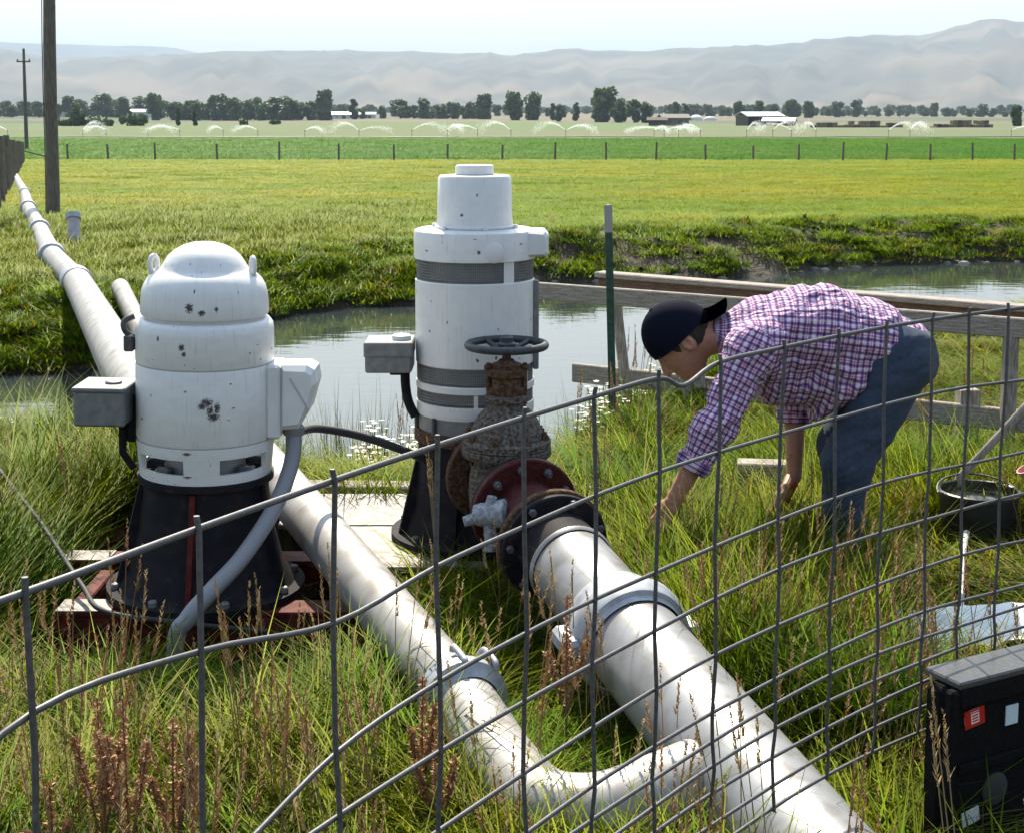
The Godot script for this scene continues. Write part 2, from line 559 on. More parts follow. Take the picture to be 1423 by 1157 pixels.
# a range of hills: skyline given as (direction in degrees right of the view axis, elevation in degrees) seen from the pump site
func ridge(called: String, sky_line: Array, r_crest: float, r_foot: float, m: Material, rough: float, sd: float):
	var mb := MB.new()
	var na := 260
	var nr := 40
	for j in nr + 1:
		var t := float(j) / nr
		for i in na + 1:
			var a := lerpf(-55.0, 55.0, float(i) / na)
			var crest: float = tan(deg_to_rad(pick(sky_line, a))) * r_crest
			var wob := nz2.get_noise_2d(a * 0.35 + sd, t * 3.0) * rough
			var r := lerpf(r_foot, r_crest * 1.25, t) * (1.0 + 0.06 * nz.get_noise_2d(a * 0.12 + sd, 4.0))
			var tt := clampf(t / 0.78, 0.0, 1.0)
			var shape := tt * tt * (3.0 - 2.0 * tt) if t <= 0.78 else 1.0 - (t - 0.78) * 2.2
			var foot := pick(PROFILE, r) - 4.0
			var h := foot + (crest - foot) * shape + wob * crest * sin(PI * clampf(tt, 0, 1)) * 1.1
			# gullies
			h -= absf(nz2.get_noise_2d(a * 1.3 + sd * 2.0, t * 1.5)) * crest * 0.22 * sin(PI * tt)
			var p := Vector3(sin(deg_to_rad(a)) * r, h, -cos(deg_to_rad(a)) * r)
			var scrub := nz2.get_noise_2d(p.x * 0.004 + sd, p.z * 0.004)
			var dry := nz.get_noise_2d(p.x * 0.0012, p.z * 0.0012 + sd)
			mb.col = Color(0.06, 0.056, 0.048).lerp(Color(0.02, 0.026, 0.026), clampf(0.25 + tt * 0.55 + scrub * 1.8, 0, 1)).lerp(Color(0.13, 0.098, 0.07), clampf(dry * 1.6 + 0.25 - tt * 0.5, 0, 0.8))
			mb.vert(p, Vector3.UP, Vector2(p.x, p.z) * 0.003)
	for j in nr:
		for i in na:
			var a := j * (na + 1) + i
			mb.tri_i(a, a + 1, a + na + 2)
			mb.tri_i(a, a + na + 2, a + na + 1)
	smooth_normals(mb)
	structure(called, mb.mesh(null, true), m)

func build_hills():
	var m := mat(1, 1, 1, 0.95)
	m.vertex_color_use_as_albedo = true
	# main range
	ridge("hills", [[-60, 2.34], [-18.72, 1.99], [-16.77, 1.64], [-14.43, 1.83], [-11.7, 1.91], [-8.97, 2.07], [-6.63, 2.11], [-3.59, 2.11], [-2.03, 1.95], [-0.31, 1.91], [2.42, 2.15], [4.68, 1.99], [7.96, 2.18], [10.61, 2.26], [13.1, 2.4], [15.37, 2.54], [16.38, 2.81], [17.78, 3.16], [18.56, 3.12], [23.4, 2.65], [31.2, 2.18], [60, 1.87]], 6200.0, 2300.0, m, 0.16, 3.0)
	# paler, farther table land on the left
	ridge("hills_001", [[-60, 2.81], [-18.72, 2.5], [-15.6, 2.51], [-12.87, 2.46], [-11.7, 2.22], [-9.36, 2.2], [-7.02, 2.18], [-4.68, 1.87], [0.0, 1.56], [60, 1.4]], 9800.0, 8300.0, m, 0.03, 40.0)

func build_water():
	var mb := MB.new()
	var n := 90
	for j in n + 1:
		for i in n + 1:
			var x := lerpf(-16.0, 26.0, float(i) / n)
			var z := lerpf(-6.8, -24.0, float(j) / n)
			mb.vert(Vector3(x, WATER, z), Vector3.UP, Vector2(x, z))
	for j in n:
		for i in n:
			var a := j * (n + 1) + i
			mb.tri_i(a, a + 1, a + n + 2)
			mb.tri_i(a, a + n + 2, a + n + 1)
	var m := mat(0.032, 0.04, 0.042, 0.03)
	m.metallic_specular = 0.85
	m.normal_enabled = true
	var t := NoiseTexture2D.new()
	var f := FastNoiseLite.new()
	f.noise_type = FastNoiseLite.TYPE_SIMPLEX_SMOOTH
	f.frequency = 0.012
	f.fractal_octaves = 3
	t.noise = f
	t.width = 512; t.height = 512
	t.seamless = true
	t.as_normal_map = true
	t.bump_strength = 3.0
	m.normal_texture = t
	m.normal_scale = 0.16
	m.uv1_scale = Vector3(0.28, 0.75, 1)
	structure("water", mb.mesh(), m)
# ------------------------------------------------------------------ far things
func leaf_quad(mb: MB, p: Vector3, size: float, r: RandomNumberGenerator):
	var a := Vector3(r.randfn(), r.randfn(), r.randfn()).normalized()
	var b := a.cross(Vector3(r.randfn(), r.randfn(), r.randfn())).normalized()
	var c := a.cross(b)
	var w := size * r.randf_range(0.6, 1.25)
	mb.quad(p - b * w * 0.5 - c * w * 0.3, p + b * w * 0.2 - c * w * 0.55, p + b * w * 0.55 + c * w * 0.25, p - b * w * 0.25 + c * w * 0.5)

# crown of leaf clumps: lobes are [centre, radius]
func crown_mesh(sd: int, lobes: Array, leaves: int, size: float, c1: Color, c2: Color) -> ArrayMesh:
	var r := RandomNumberGenerator.new()
	r.seed = sd
	var mb := MB.new()
	for k in leaves:
		var lb: Array = lobes[r.randi() % lobes.size()]
		var dir := Vector3(r.randfn(), r.randfn(), r.randfn()).normalized()
		var rad: float = lb[1]
		var p: Vector3 = lb[0] + dir * rad * pow(r.randf(), 0.35)
		mb.col = c1.lerp(c2, r.randf())
		leaf_quad(mb, p, size, r)
	return mb.mesh(null, true)

func trunk_mesh(h: float, rad: float, sd: int) -> ArrayMesh:
	var r := RandomNumberGenerator.new()
	r.seed = sd
	var mb := MB.new()
	var pts := [Vector3(0, -0.4, 0), Vector3(0.1, h * 0.25, 0.05), Vector3(-0.1, h * 0.5, 0), Vector3(0.05, h * 0.85, 0)]
	mb.tube(pts, [rad * 1.3, rad, rad * 0.75, rad * 0.2], 6)
	for k in 5:
		var y := h * r.randf_range(0.3, 0.65)
		var a := r.randf() * TAU
		mb.tube([Vector3(0, y, 0), Vector3(cos(a) * h * 0.15, y + h * 0.1, sin(a) * h * 0.15), Vector3(cos(a) * h * 0.27, y + h * 0.24, sin(a) * h * 0.27)], [rad * 0.5, rad * 0.3, rad * 0.08], 5)
	return mb.mesh()

var tree_kinds := []

func make_tree_kinds():
	var r := RandomNumberGenerator.new()
	r.seed = 77
	for k in 7:
		var lobes := []
		var kind := k
		if kind < 4:        # broad cottonwoods
			var nl := 15 + kind
			for i in nl:
				var y := r.randf_range(0.9, 8.2)
				var spread := 2.9 * sqrt(maxf(0.15, 1.0 - pow((y - 5.0) / 4.6, 2.0)))
				var a := r.randf() * TAU
				lobes.append([Vector3(cos(a) * spread * r.randf_range(0.2, 0.9), y, sin(a) * spread * r.randf_range(0.2, 0.9)), r.randf_range(1.0, 1.9)])
		elif kind < 6:      # narrow poplars
			for i in 9:
				lobes.append([Vector3(r.randf_range(-0.7, 0.7), 1.5 + i * 0.9, r.randf_range(-0.7, 0.7)), r.randf_range(0.8, 1.35) * (1.0 - i * 0.055)])
		else:               # low bush
			for i in 9:
				lobes.append([Vector3(r.randf_range(-2.6, 2.6), r.randf_range(0.5, 2.0), r.randf_range(-1.2, 1.2)), r.randf_range(0.7, 1.4)])
		var dark := Color(0.04, 0.075, 0.024)
		var light := Color(0.08, 0.13, 0.035)
		if kind == 2: light = Color(0.13, 0.17, 0.07)
		tree_kinds.append([crown_mesh(200 + k, lobes, 2000 if kind < 6 else 700, 0.72, dark, light), trunk_mesh(7.5 if kind < 6 else 1.6, 0.24 if kind < 6 else 0.1, 300 + k)])

func tree(kind: int, called: String, label: String, east: float, d: float, h: float, w: float, turn: float, group: String):
	# east: metres to the right; h: height in metres
	var native := 9.6 if kind < 4 else (10.2 if kind < 6 else 3.2)
	var t := thing(called, label, "tree" if kind < 6 else "bush", Vector3(east, ground_y(east, -d) - 0.1, -d), turn, group)
	var s := h / native
	var tr := part("trunk", tree_kinds[kind][1], M.bark, t)
	var cr := part("crown", tree_kinds[kind][0], M.leaf, t)
	tr.scale = Vector3(s * w, s, s * w)
	cr.scale = Vector3(s * w, s, s * w)

func sx(mils: float, d: float) -> float:        # bearing in thousandths right of due ahead, at distance d, to metres east
	return mils / 1000.0 * d

func build_far():
	make_tree_kinds()
	# trees one can tell apart: [skyline offset, distance, height, kind, width, words]
	var rows := [
		[-292.0, 384, 6.2, 2, 1.0, "pale rounded tree above the hedge left of the twin poplars"],
		[-263.2, 794, 12.0, 0, 1.1, "dark tree beside the tall pole's right side in the left treeline"],
		[-241.2, 691, 13.0, 1, 0.9, "dark tree next to the white sheds left of centre"],
		[-225.1, 397, 5.2, 4, 1.0, "narrow young poplar standing in the meadow, left one of two"],
		[-213.9, 397, 4.2, 5, 1.2, "short poplar in the meadow, right one of two"],
		[-198.3, 717, 13.5, 0, 1.1, "dark dense tree in the long row, fifth from its left end"],
		[-126.6, 691, 14.5, 1, 1.0, "tall dark tree closing the right end of the long row"],
		[-106.6, 717, 10.5, 5, 1.5, "lone dark tree in the gap between the two rows"],
		[-100.7, 768, 6.0, 3, 1.2, "small tree just right of the lone dark tree in the gap"],
		[-87.1, 794, 7.0, 1, 1.0, "small round tree left of the second row"],
		[-19.3, 717, 12.5, 1, 1.15, "broad dark tree behind the taller pump's top"],
		[2.2, 666, 13.5, 0, 1.0, "tall dark tree just right of the taller pump"],
		[13.9, 672, 13.0, 3, 0.9, "dark tree touching its taller neighbour right of the pump"],
		[27.6, 691, 8.5, 5, 1.3, "slim tree between two dark clumps at centre right"],
		[32.4, 614, 7.5, 2, 1.0, "low pale willow at centre right"],
		[43.2, 666, 9.0, 4, 1.4, "slender tree left of the biggest dark tree"],
		[60.7, 602, 15.0, 0, 1.25, "biggest dark tree right of centre"],
		[71.5, 563, 9.5, 2, 1.1, "pale green willow leaning against the biggest dark tree"],
		[82.2, 550, 9.0, 2, 1.0, "grey green willow above the farm sheds"],
		[90.5, 550, 8.0, 3, 1.0, "small willow at the right end of the farm clump"],
		[110.5, 717, 9.5, 5, 1.5, "dark twin-topped tree left of the white mounds, left one"],
		[116.8, 717, 9.0, 4, 1.5, "dark tree just left of the white mounds, right one"],
		[153.4, 768, 10.0, 0, 1.0, "leftmost dark tree of the right-hand grove"],
		[166.1, 794, 9.5, 1, 1.2, "second dark tree of the right-hand grove"],
		[175.9, 768, 8.0, 3, 1.3, "round tree behind the open barn"],
		[189.5, 819, 11.0, 0, 1.3, "broad dark tree in the middle of the right-hand grove"],
		[200.2, 819, 9.5, 1, 1.1, "last dark tree of the right-hand grove"],
		[218.8, 896, 9.5, 3, 1.2, "round dark tree right of the gap behind the barn"],
		[232.4, 896, 11.0, 0, 1.0, "tall dark tree above the hay stacks"],
		[339.8, 384, 5.4, 1, 1.0, "dark round tree at the right edge of the picture"],
	]
	for a in rows:
		tree(a[3], "field_tree", a[5], sx(a[0], a[1]), a[1], a[2] * 1.0, a[4], a[0] * 0.7, "trees in the valley")
	# the long row left of centre and its like: trees too alike to name one by one
	var rr := RandomNumberGenerator.new()
	rr.seed = 99
	for k in 17:
		var mils := -227.6 + k * 6.00 + rr.randf_range(-1.5, 1.5)
		var d := 717.0 + rr.randf_range(-20, 30)
		tree(rr.randi() % 4, "row_tree", "dark tree in the long row left of centre", sx(mils, d), d, rr.randf_range(6.5, 13.0), rr.randf_range(1.0, 1.8), rr.randf() * TAU, "long row of dark trees left of centre")
	for k in 11:
		var mils := -75.9 + k * 5.37 + rr.randf_range(-1.5, 1.5)
		var d := 768.0 + rr.randf_range(-20, 30)
		tree(rr.randi() % 4, "row_tree", "dark tree in the row ending behind the taller pump", sx(mils, d), d, rr.randf_range(5.5, 11.5), rr.randf_range(1.0, 1.8), rr.randf() * TAU, "row of dark trees left of the taller pump")
	for k in 16:
		var mils := 221.2 + k * 7.80 + rr.randf_range(-2.0, 2.0)
		var d := 973.0 + rr.randf_range(-20, 60)
		tree(rr.randi() % 4, "row_tree", "small hazy tree in the thin line at far right", sx(mils, d), d, rr.randf_range(4.0, 10.0), rr.randf_range(1.0, 2.0), rr.randf() * TAU, "thin line of trees at far right")
	for k in 20:
		var mils := -346.1 + k * 5.85 + rr.randf_range(-2.0, 2.0)
		var d := 870.0 + rr.randf_range(-60, 60)
		tree(rr.randi() % 4, "row_tree", "hazy tree in the loose wood at far left", sx(mils, d), d, rr.randf_range(5.0, 13.5), rr.randf_range(1.0, 1.7), rr.randf() * TAU, "loose wood at far left")
	for k in 8:
		var a: Array = [[-304.1, 384, 2.0], [-297.8, 381, 2.6], [-286.1, 384, 2.4], [-278.8, 379, 2.6], [-272.0, 384, 2.2], [-255.4, 390, 3.6], [-181.2, 422, 2.0], [-159.3, 429, 1.8]][k]
		tree(6, "bush", "low dark bush in the far meadow behind the sprinklers", sx(a[0], a[1]), a[1], a[2], 1.0, k * 1.3, "low bushes in the far meadow")
	# far wood that reads as one mass
	var mm := MultiMesh.new()
	mm.transform_format = MultiMesh.TRANSFORM_3D
	mm.mesh = tree_kinds[0][0]
	var places := []
	for k in 2600:
		var mils := rr.randf_range(-469.0, 482.0)
		var d := rr.randf_range(970, 2900)
		var dens := nz2.get_noise_2d(mils * 0.0123, d * 0.0025)
		if mils < -137.0: dens += 0.30
		if dens < 0.08: continue
		var x := sx(mils, d)
		places.append(Transform3D(Basis(Vector3.UP, rr.randf() * TAU).scaled(Vector3(1.3, 1, 1.3) * rr.randf_range(0.5, 1.1)), Vector3(x, ground_y(x, -d) - 0.5, -d)))
	mm.instance_count = places.size()
	for i in places.size():
		mm.set_instance_transform(i, places[i])
	var wood := MultiMeshInstance3D.new()
	wood.name = "distant_woodland"
	wood.multimesh = mm
	wood.material_override = M.leaf
	wood.set_meta("kind", "stuff")
	wood.set_meta("label", "hazy distant woodland spread across the valley floor")
	wood.set_meta("category", "woodland")
	add_child(wood)
	build_farm()
	build_sprinklers()

func shed(called: String, label: String, mils: float, d: float, w: float, dep: float, h: float, roof_h: float, wall: Material, roof: Material, open_front: bool, turn := 0.0):
	var x := sx(mils, d)
	var t := thing(called, label, "building", Vector3(x, ground_y(x, -d) - 0.2, -d), turn)
	var wb := MB.new()
	if open_front:
		wb.box(mv(0, h * 0.5, -dep * 0.5), Vector3(w, h, 0.2))
		wb.box(mv(-w * 0.5, h * 0.5, 0), Vector3(0.2, h, dep))
		wb.box(mv(w * 0.5, h * 0.5, 0), Vector3(0.2, h, dep))
	else:
		wb.box(mv(0, h * 0.5, 0), Vector3(w, h, dep))
	part("wall", wb.mesh(), wall, t)
	if open_front:
		for k in 4:
			var pb := MB.new()
			pb.box(mv(lerpf(-w * 0.5, w * 0.5, k / 3.0), h * 0.5, dep * 0.5 - 0.15), Vector3(0.25, h, 0.25))
			part("post", pb.mesh(), M.pole, t)
	else:
		var db := MB.new()
		db.box(mv(w * 0.15, h * 0.38, dep * 0.5 + 0.03), Vector3(w * 0.2, h * 0.75, 0.06))
		part("door", db.mesh(), M.brownwood, t)
		var wn := MB.new()
		wn.box(mv(-w * 0.25, h * 0.6, dep * 0.5 + 0.03), Vector3(w * 0.12, h * 0.25, 0.06))
		part("window", wn.mesh(), M.window, t)
	var rb := MB.new()
	var ov := 0.6
	var hw := w * 0.5 + ov
	var hd := dep * 0.5 + ov
	var th := 0.18
	for s in [-1.0, 1.0]:
		var e0 := Vector3(-hw, h - 0.05, s * hd)
		var e1 := Vector3(hw, h - 0.05, s * hd)
		var r0 := Vector3(-hw, h + roof_h, 0)
		var r1 := Vector3(hw, h + roof_h, 0)
		var up := Vector3(0, th, 0)
		if s > 0:
			rb.quad(e0 + up, e1 + up, r1 + up, r0 + up); rb.quad(r0, r1, e1, e0); rb.quad(e0, e1, e1 + up, e0 + up)
		else:
			rb.quad(r0 + up, r1 + up, e1 + up, e0 + up); rb.quad(e0, e1, r1, r0); rb.quad(e1, e0, e0 + up, e1 + up)
		rb.quad(e0, e0 + up, r0 + up, r0); rb.quad(e1 + up, e1, r1, r1 + up)
	part("roof", rb.mesh(), roof, t)
	if not open_front:
		for s in [-1.0, 1.0]:
			var gb := MB.new()
			var xx: float = s * (w * 0.5 - 0.01)
			gb.tri(Vector3(xx, h, dep * 0.5), Vector3(xx, h, -dep * 0.5), Vector3(xx, h + roof_h, 0))
			part("gable", gb.mesh(), wall, t)

func build_farm():
	var pale := mat(0.6, 0.6, 0.58, 0.7)
	var tin := mat(0.55, 0.57, 0.6, 0.4, 0.5)
	var darkw := mat(0.08, 0.065, 0.055, 0.9)
	var redb := mat(0.22, 0.08, 0.06, 0.8)
	var greyw := mat(0.2, 0.18, 0.16, 0.9)
	shed("barn", "dark open barn with a pale tin roof at centre right", 166.6, 422, 11, 7, 3.0, 1.1, darkw, tin, true, 0.35)
	shed("lean_to", "low shed with a bright white roof beside the open barn", 180.2, 407, 8, 5, 1.6, 0.9, darkw, pale, true, -0.3)
	shed("farm_shed", "grey low farm shed under the willows", 109.0, 448, 8, 5, 2.4, 1.1, greyw, greyw, false, 0.2)
	shed("farm_shed", "small brown farm shed at the left end of the farmyard", 97.8, 442, 5, 4, 1.8, 0.8, darkw, darkw, false, -0.1)
	shed("house", "long white house between the far left trees", -252.0, 819, 14, 7, 3.2, 1.6, pale, pale, false, 0.1)
	shed("house", "red brown building with pale roof right of the tall pole", -287.6, 1152, 26, 10, 5.0, 2.5, redb, pale, false, 0.1)
	shed("house", "small white house left of the long tree row", -299.8, 845, 9, 6, 3.0, 1.5, pale, greyw, false, -0.2)
	shed("house", "white shed in the gap beside the lone dark tree", -115.4, 819, 10, 6, 2.4, 1.2, pale, tin, false, 0.2)
	shed("house", "small white building right of the lone dark tree", -97.3, 845, 9, 5, 2.4, 1.2, pale, pale, false, 0.0)
	shed("house", "white house peeping out above the row left of the taller pump", -193.4, 896, 8, 6, 6.0, 2.0, pale, pale, false, 0.0)
	# two white covered mounds
	for k in 2:
		var mils: float = [124.1, 133.4][k]
		var d := 717.0
		var x := sx(mils, d)
		var mb := MB.new()
		var pr := [Vector2(3.4, 0.0), Vector2(3.2, 1.0), Vector2(2.6, 1.9), Vector2(1.5, 2.6), Vector2(0.0, 2.8)]
		mb.lathe(Transform3D(Basis().scaled(Vector3(1.0, 1.0 if k == 0 else 0.7, 0.8)), Vector3.ZERO), pr, 18)
		var o := part("covered_mound", mb.mesh(), pale, self, Vector3(x, ground_y(x, -d), -d))
		o.name = numbered("covered_mound")
		tag(o, ["taller white covered mound, left one of the bright pair", "lower white covered mound, right one of the bright pair"][k], "mound", "white covered mounds")
	# hay stacks and clutter along the farm track
	var hay := mat(0.2, 0.16, 0.09, 0.95)
	var i := 0
	for a in [[213.9, 8.0, 1.3, "long low stack left of the hay row at right"], [237.3, 9.0, 1.7, "long dark stack in the middle of the hay row"], [257.8, 5.0, 1.2, "short stack right of the middle of the hay row"], [304.1, 10.0, 1.9, "longest dark stack near the right edge"], [318.8, 6.0, 1.8, "last dark stack before the right edge"], [289.5, 5.0, 1.0, "lowest stack between the long dark ones"]]:
		var d := 346.0
		var x := sx(a[0], d)
		var t := thing("hay_stack", a[3], "hay stack", Vector3(x, ground_y(x, -d) - 0.1, -d), 0.1 * i, "hay stacks on the track")
		var nb := int(a[1] / 1.25)
		for k in nb:
			for l in 2:
				if l == 1 and (k == 0 or (k * 7 + i) % 5 == 0): continue
				var mb := MB.new()
				mb.box(mv((k - nb * 0.5) * 1.25, a[2] * 0.25 + l * a[2] * 0.5, 0), Vector3(1.2, a[2] * 0.48, 1.6), 0.12)
				part("bale", mb.mesh(), hay if (k + i) % 3 else darkw, t)
		i += 1

func build_sprinklers():
	var drop := mat(0.85, 0.88, 0.92, 0.5)
	drop.backlight_enabled = true
	drop.backlight = Color(1, 1, 1)
	var r := RandomNumberGenerator.new()
	r.seed = 515
	var spots := [[-340.2, -1], [-289.5, 1], [-273.9, -1], [-245.6, 1], [-224.1, -1], [-194.9, -1], [-171.5, -1], [-139.8, 1], [-103.2, 0], [-67.6, 1], [-43.7, 1], [-23.2, -1], [-0.7, -1], [36.3, 0], [95.9, 1], [102.7, 0], [112.4, 1], [127.1, -1], [158.3, 1], [175.9, 1], [188.5, -1], [205.1, -1], [253.9, 1], [268.5, 1], [336.8, 1]]
	var names := ["first", "second", "third", "fourth", "fifth", "sixth", "seventh", "eighth", "ninth", "tenth", "eleventh", "twelfth", "thirteenth", "fourteenth", "fifteenth", "sixteenth", "seventeenth", "eighteenth", "nineteenth", "twentieth", "twenty-first", "twenty-second", "twenty-third", "twenty-fourth", "twenty-fifth"]
	# the lateral line they stand on
	var lb := MB.new()
	var pts := []
	for k in 31:
		var x := -85.0 + k * 5.6
		pts.append(Vector3(x, ground_y(x, -195.0) + 0.25, -195.0))
	lb.tube(pts, 0.06, 6)
	var lo := part("irrigation_pipe", lb.mesh(), M.greybox, self)
	lo.name = numbered("irrigation_pipe")
	tag(lo, "long thin sprinkler pipe along the far edge of the green crop", "pipe")
	var i := 0
	for s in spots:
		var d := 195.0
		var x := sx(s[0], d)
		var t := thing("sprinkler", "impact sprinkler throwing white water, %s from the left" % names[i], "sprinkler", Vector3(x, ground_y(x, -d) + 0.25, -d), 0.0, "sprinklers along the green crop")
		var rb := MB.new()
		rb.tube([Vector3(0, -0.1, 0), Vector3(0, 0.8, 0)], 0.03, 6)
		rb.box(mv(0.04 * s[1], 0.85, 0), Vector3(0.22, 0.08, 0.06), 0.01)
		part("riser", rb.mesh(), M.galv, t)
		var mb := MB.new()
		var reach := r.randf_range(2.4, 5.6)
		var az := r.randf_range(-1.0, 1.0)
		var dirs: Array = [s[1]] if s[1] != 0 else [-1, 1]
		for dr in dirs:
			var fat := r.randf_range(0.55, 1.35)
			for k in r.randi_range(350, 900):
				var u := pow(r.randf(), 0.75)
				var sp := u * u * 0.6 * fat + 0.025
				var p := Vector3(dr * reach * u * cos(az), 0.85 + 1.5 * fat * (u * 2.3 - 2.2 * u * u) + r.randfn() * sp * 0.5 - r.randf() * u * 0.45, reach * u * sin(az) + r.randfn() * sp)
				p.x += r.randfn() * sp * 0.6
				var w := r.randf_range(0.006, 0.017)
				var l := r.randf_range(0.03, 0.10)
				var dn := Vector3(dr * 0.5, -u, 0).normalized()
				var q := dn.cross(Vector3(0, 0, 1)).normalized()
				mb.tri(p - q * w, p + q * w, p + dn * l * 2.0)
				mb.tri(p - q * w, p + dn * l * 2.0, p + Vector3(0, 0, w * 1.5))
		part("water_spray", mb.mesh(), drop, t)
		i += 1
# ------------------------------------------------------------------ fences and poles
func build_fences_and_poles():
	# near utility pole
	var p := Vector3(-7.18, ground_y(-7.18, -23.0), -23.0)
	var t := thing("utility_pole", "tall weathered wooden utility pole cut off by the picture's top", "pole", p)
	var mb := MB.new()
	var pts := []
	var rad := []
	for k in 13:
		pts.append(Vector3(0.016 * k + 0.008 * sin(k * 1.3), -0.4 + k * 0.75, 0.0))
		rad.append(0.104 - k * 0.0022 + 0.002 * sin(k * 2.1))
	mb.tube(pts, rad, 14)
	part("shaft", mb.mesh(), M.pole, t)
	var gw := MB.new()
	var gpts := []
	for k in 12: gpts.append(pts[k] + Vector3(-0.095, 0.2, 0.05))
	gw.tube(gpts, 0.008, 5)
	part("ground_wire", gw.mesh(), M.wire_dark, t)
	# far pole with a short crossarm
	var q := Vector3(-45.9, ground_y(-45.9, -140.0), -140.0)
	t = thing("utility_pole", "thin distant utility pole with short crossarm left of the tall one", "pole", q)
	mb = MB.new()
	mb.tube([Vector3(0, -0.4, 0), Vector3(0.05, 5, 0), Vector3(0.1, 9.5, 0)], [0.2, 0.17, 0.12], 8)
	part("shaft", mb.mesh(), M.pole, t)
	mb = MB.new()
	mb.box(mv(0.09, 8.3, 0.15), Vector3(1.3, 0.13, 0.12), 0.01)
	part("crossarm", mb.mesh(), M.pole, t)
	for s in [-0.55, 0.0, 0.55]:
		mb = MB.new()
		mb.lathe(mv(0.09 + s, 8.36, 0.15), [Vector2(0.05, 0), Vector2(0.09, 0.08), Vector2(0.06, 0.16), Vector2(0.0, 0.2)], 8)
		part("insulator", mb.mesh(), M.greybox, t)
	# pasture fence between the meadow and the green crop
	t = thing("pasture_fence", "line of thin dark fence posts along the green crop", "fence", Vector3.ZERO)
	var posts := [-300.2, -272.9, -241.2, -199.3, -157.3, -117.3, -79.8, -43.7, -6.6, 29.0, 63.7, 97.3, 131.0, 163.2, 193.9, 223.7, 252.9, 282.7, 311.5, 339.8]
	var tops := []
	for k in posts.size():
		var d := 112.0 - k * 0.35
		var x: float = posts[k] / 1000.0 * d
		var g := ground_y(x, -d)
		var pm := MB.new()
		var lean := rng.randf_range(-0.06, 0.06)
		pm.tube([Vector3(x, g - 0.3, -d), Vector3(x + lean, g + 1.28 + rng.randf_range(-0.1, 0.12), -d)], [0.085, 0.075], 7)
		part("post", pm.mesh(), M.pole, t)
		tops.append(Vector3(x + lean * 0.8, g + 1.1, -d + 0.08))
	for h in [0.0, -0.35, -0.7]:
		var wm := MB.new()
		var wp := []
		for v in tops: wp.append(v + Vector3(0, h, 0))
		wm.tube(wp, 0.006, 4)
		part("wire", wm.mesh(), M.wire_dark, t)
	# short brace at the corner by the pole
	mb = beam(Vector3(-34.2, ground_y(-34.2, -112.0) + 0.05, -112.0), Vector3(-38.0, ground_y(-38.0, -112.0) + 1.05, -112.0), 0.1, 0.1)
	part("brace", mb.mesh(), M.pole, t)
	mb = beam(Vector3(-38.0, ground_y(-38.0, -112.0) + 1.05, -112.0), Vector3(-45.0, ground_y(-45.0, -113.0) + 1.1, -113.0), 0.1, 0.12)
	part("rail", mb.mesh(), M.pole, t)
	# close-set dark post fence on the far left
	t = thing("post_fence", "close-set row of dark posts at the left edge", "fence", Vector3.ZERO)
	for k in 26:
		var u := k / 25.0
		var d := 25.0 + 80.0 * u
		var x := -0.349 * d + 0.0 + 2.0 * u
		var pm := MB.new()
		var g := ground_y(x, -d)
		pm.tube([Vector3(x, g - 0.3, -d), Vector3(x + rng.randf_range(-0.05, 0.05), g + rng.randf_range(1.15, 1.35), -d)], 0.07, 6)
		part("post", pm.mesh(), M.pole, t)
	# grey board fence round the intake
	t = thing("board_fence", "weathered grey board fence standing at the pond's edge", "fence", Vector3.ZERO)
	part("rail", beam(Vector3(0.12, 0.62, -7.69), Vector3(2.75, 0.618, -6.08), 0.035, 0.09).mesh(), M.wood, t).rotation.x = 0.0
	part("rail", beam(Vector3(0.32, 0.2, -7.60), Vector3(2.75, 0.198, -6.12), 0.036, 0.098).mesh(), M.wood, t)
	part("cap_board", beam(Vector3(0.46, 0.70, -7.76), Vector3(2.8, 0.69, -6.15), 0.10, 0.028).mesh(), M.wood, t)
	part("cap_board", beam(Vector3(0.46, 0.66, -7.74), Vector3(2.8, 0.65, -6.14), 0.03, 0.07).mesh(), M.brownwood, t)
	part("post", beam(Vector3(0.655, -0.45, -7.35), Vector3(0.535, 0.59, -7.55), 0.05, 0.12).mesh(), M.wood_up, t)
	part("post", beam(Vector3(0.965, -0.4, -7.12), Vector3(0.86, 0.25, -7.22), 0.05, 0.10).mesh(), M.wood_up, t)
	part("post", beam(Vector3(2.07, -0.3, -6.58), Vector3(2.075, 0.31, -6.6), 0.09, 0.10).mesh(), M.wood_up, t)
	part("post", beam(Vector3(2.2, -0.3, -6.42), Vector3(2.2, 0.62, -6.42), 0.06, 0.05).mesh(), M.wood_up, t)
	part("post", beam(Vector3(0.93, 0.2, -7.17), Vector3(0.91, 0.6, -7.2), 0.05, 0.06).mesh(), M.wood_up, t)
	# steel T-post
	t = thing("steel_post", "dark green steel fence post with greyish tip before the pond", "post", Vector3(0.49, -0.2, -6.9))
	mb = MB.new()
	var tl := Transform3D(Basis(Vector3(0, 0, 1), 0.03), Vector3.ZERO)
	mb.box(tl * mv(0, 0.575, 0), Vector3(0.036, 1.25, 0.006), 0.001)
	mb.box(tl * mv(0, 0.575, -0.017), Vector3(0.006, 1.25, 0.03), 0.001)
	for k in 20: mb.box(tl * mv(0, 0.05 + k * 0.055, 0.006), Vector3(0.012, 0.012, 0.01), 0.002)
	part("shaft", mb.mesh(), M.tpost, t)
	mb = MB.new()
	mb.box(tl * mv(0, 1.26, 0), Vector3(0.038, 0.13, 0.009), 0.001)
	mb.box(tl * mv(0, 1.26, -0.017), Vector3(0.009, 0.13, 0.032), 0.001)
	part("painted_tip", mb.mesh(), M.tip, t)

